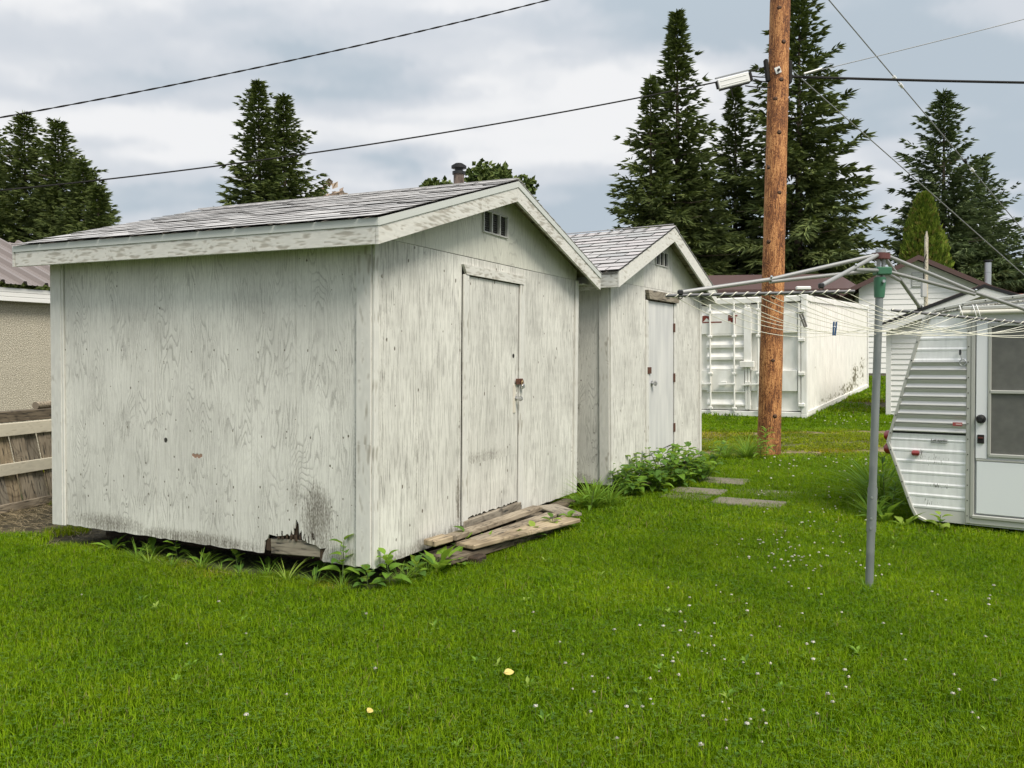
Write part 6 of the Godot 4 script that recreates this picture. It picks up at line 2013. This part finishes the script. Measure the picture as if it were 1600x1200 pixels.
func blocked(x: float, z: float) -> bool:
	for s: Array in [[S1, 3.144, 2.848], [S2, 2.76, 2.7]]:
		var l: Vector3 = (s[0] as Transform3D).affine_inverse() * Vector3(x, 0, z)
		if l.x > -0.02 and l.x < s[1] + 0.1 and l.z < 0.04 and l.z > -s[2] - 0.2:
			return true
	for p in [[2.13, -7.66, 0.24, 0.1], [2.47, -8.26, 0.2, 0.06], [2.26, -9.02, 0.2, 0.12], [1.83, -8.32, 0.2, 0.08]]:
		var q := Vector2(x - p[0], z - p[1]).rotated(-0.52)
		if absf(q.x) < p[2] and absf(q.y) < p[3]:
			return true
	var tl := Vector2(x - 3.532, z + 6.486)
	var along := tl.dot(Vector2(0.805, 0.593))
	var outw := tl.dot(Vector2(-0.593, 0.805))
	if along > -0.35 and outw < -0.08 and outw > -1.9:
		return true
	return false

func build_straw() -> void:
	# dead stalks and clippings on the bare earth by the fence
	var r := RandomNumberGenerator.new()
	r.seed = 31
	var mb := MB.new()
	for k in 2600:
		var p := Vector3(-4.2 + r.randfn() * 0.6, 0, -7.2 + r.randfn() * 0.55)
		if k > 1900:
			p = S1 * Vector3(-0.08 - absf(r.randfn()) * 0.12, 0, -r.randf() * 2.9)
		if dirt_at(p.x, p.z) < 0.25:
			continue
		var a := r.randf() * TAU
		var d := Vector3(cos(a), r.randf_range(0.0, 0.35), sin(a)) * r.randf_range(0.03, 0.12)
		var s := Vector3(-sin(a), 0.3, cos(a)) * 0.0014
		p.y = hgt(p.x, p.z) + 0.004 + r.randf() * 0.012
		var c := Color(0.30, 0.22, 0.12).lerp(Color(0.46, 0.37, 0.22), r.randf())
		mb.ctri(p - s, p + s, p + d + s * 0.5, Vector3.UP, c)
		mb.ctri(p - s, p + d + s * 0.5, p + d - s * 0.5, Vector3.UP, c)
	var o := part(self, "straw", mb.mesh(), M.leaf_card)
	tag(o, "dry straw and clippings scattered on the bare earth", "straw")
	o.set_meta("kind", "stuff")

func build_grass() -> void:
	build_straw()
	var zones := [
		# z from, z to, step, tile radius, blades, height, half width, variants, seed
		[-1.7, -6.2, 0.125, 0.125, 520, 0.062, 0.0017, 5, 100],
		[-6.2, -10.5, 0.17, 0.17, 460, 0.066, 0.0024, 4, 200],
		[-10.5, -18.0, 0.3, 0.3, 430, 0.075, 0.0045, 3, 300],
		[-18.0, -42.0, 0.8, 0.75, 420, 0.10, 0.011, 3, 400],
	]
	var tint := FastNoiseLite.new()
	tint.seed = 9
	tint.frequency = 0.55
	tint.fractal_octaves = 3
	var r := RandomNumberGenerator.new()
	r.seed = 4
	var zi := 0
	for zn in zones:
		var buckets := []
		for k in zn[7]:
			buckets.append([])
		var z: float = zn[0]
		while z > zn[1]:
			var half := -z * 0.66 + 1.2
			var x := -half
			while x < half:
				var px: float = x + r.randf_range(-0.4, 0.4) * zn[2]
				var pz_: float = z + r.randf_range(-0.4, 0.4) * zn[2]
				x += zn[2]
				if blocked(px, pz_):
					continue
				var dd := dirt_at(px, pz_)
				if r.randf() < dd * 1.08 - 0.04:
					continue
				var t := tint.get_noise_2d(px, pz_)
				var t2 := tint.get_noise_2d(px * 3.1 + 40.0, pz_ * 3.1)
				var k := 1.0 + t * 0.24 + t2 * 0.18
				var s := r.randf_range(0.8, 1.2) * (1.0 - 0.45 * dd) * (1.0 + t2 * 0.25)
				if pz_ < -10.8 and pz_ > -16.5:
					s *= 0.62
				var col := Color(k * (1.0 + t2 * 0.14 + t * 0.06 + dd * 0.8 + (0.1 if pz_ < -10.8 and pz_ > -15.5 else 0.0)), k, k * (1.0 + dd * 1.2))
				buckets[r.randi() % int(zn[7])].append([Transform3D(Basis(Vector3.UP, r.randf() * TAU).scaled(Vector3(1.0, s, 1.0)), Vector3(px, hgt(px, pz_), pz_)), col])
			z -= zn[2]
		for k in zn[7]:
			var mm := MultiMesh.new()
			mm.transform_format = MultiMesh.TRANSFORM_3D
			mm.use_colors = true
			mm.mesh = grass_tile(zn[8] + k, zn[3], zn[4], zn[5], zn[6], 0.06)
			mm.instance_count = buckets[k].size()
			for i in buckets[k].size():
				mm.set_instance_transform(i, buckets[k][i][0])
				mm.set_instance_color(i, buckets[k][i][1])
			var o := MultiMeshInstance3D.new()
			o.name = numbered("grass")
			o.multimesh = mm
			o.material_override = M.grass
			add_child(o)
			o.set_meta("kind", "stuff")
			o.set_meta("label", ["short green lawn grass close to the camera", "short green lawn grass beside the sheds", "lane side grass before the container", "distant grass around the houses"][zi])
			o.set_meta("category", "grass")
		zi += 1
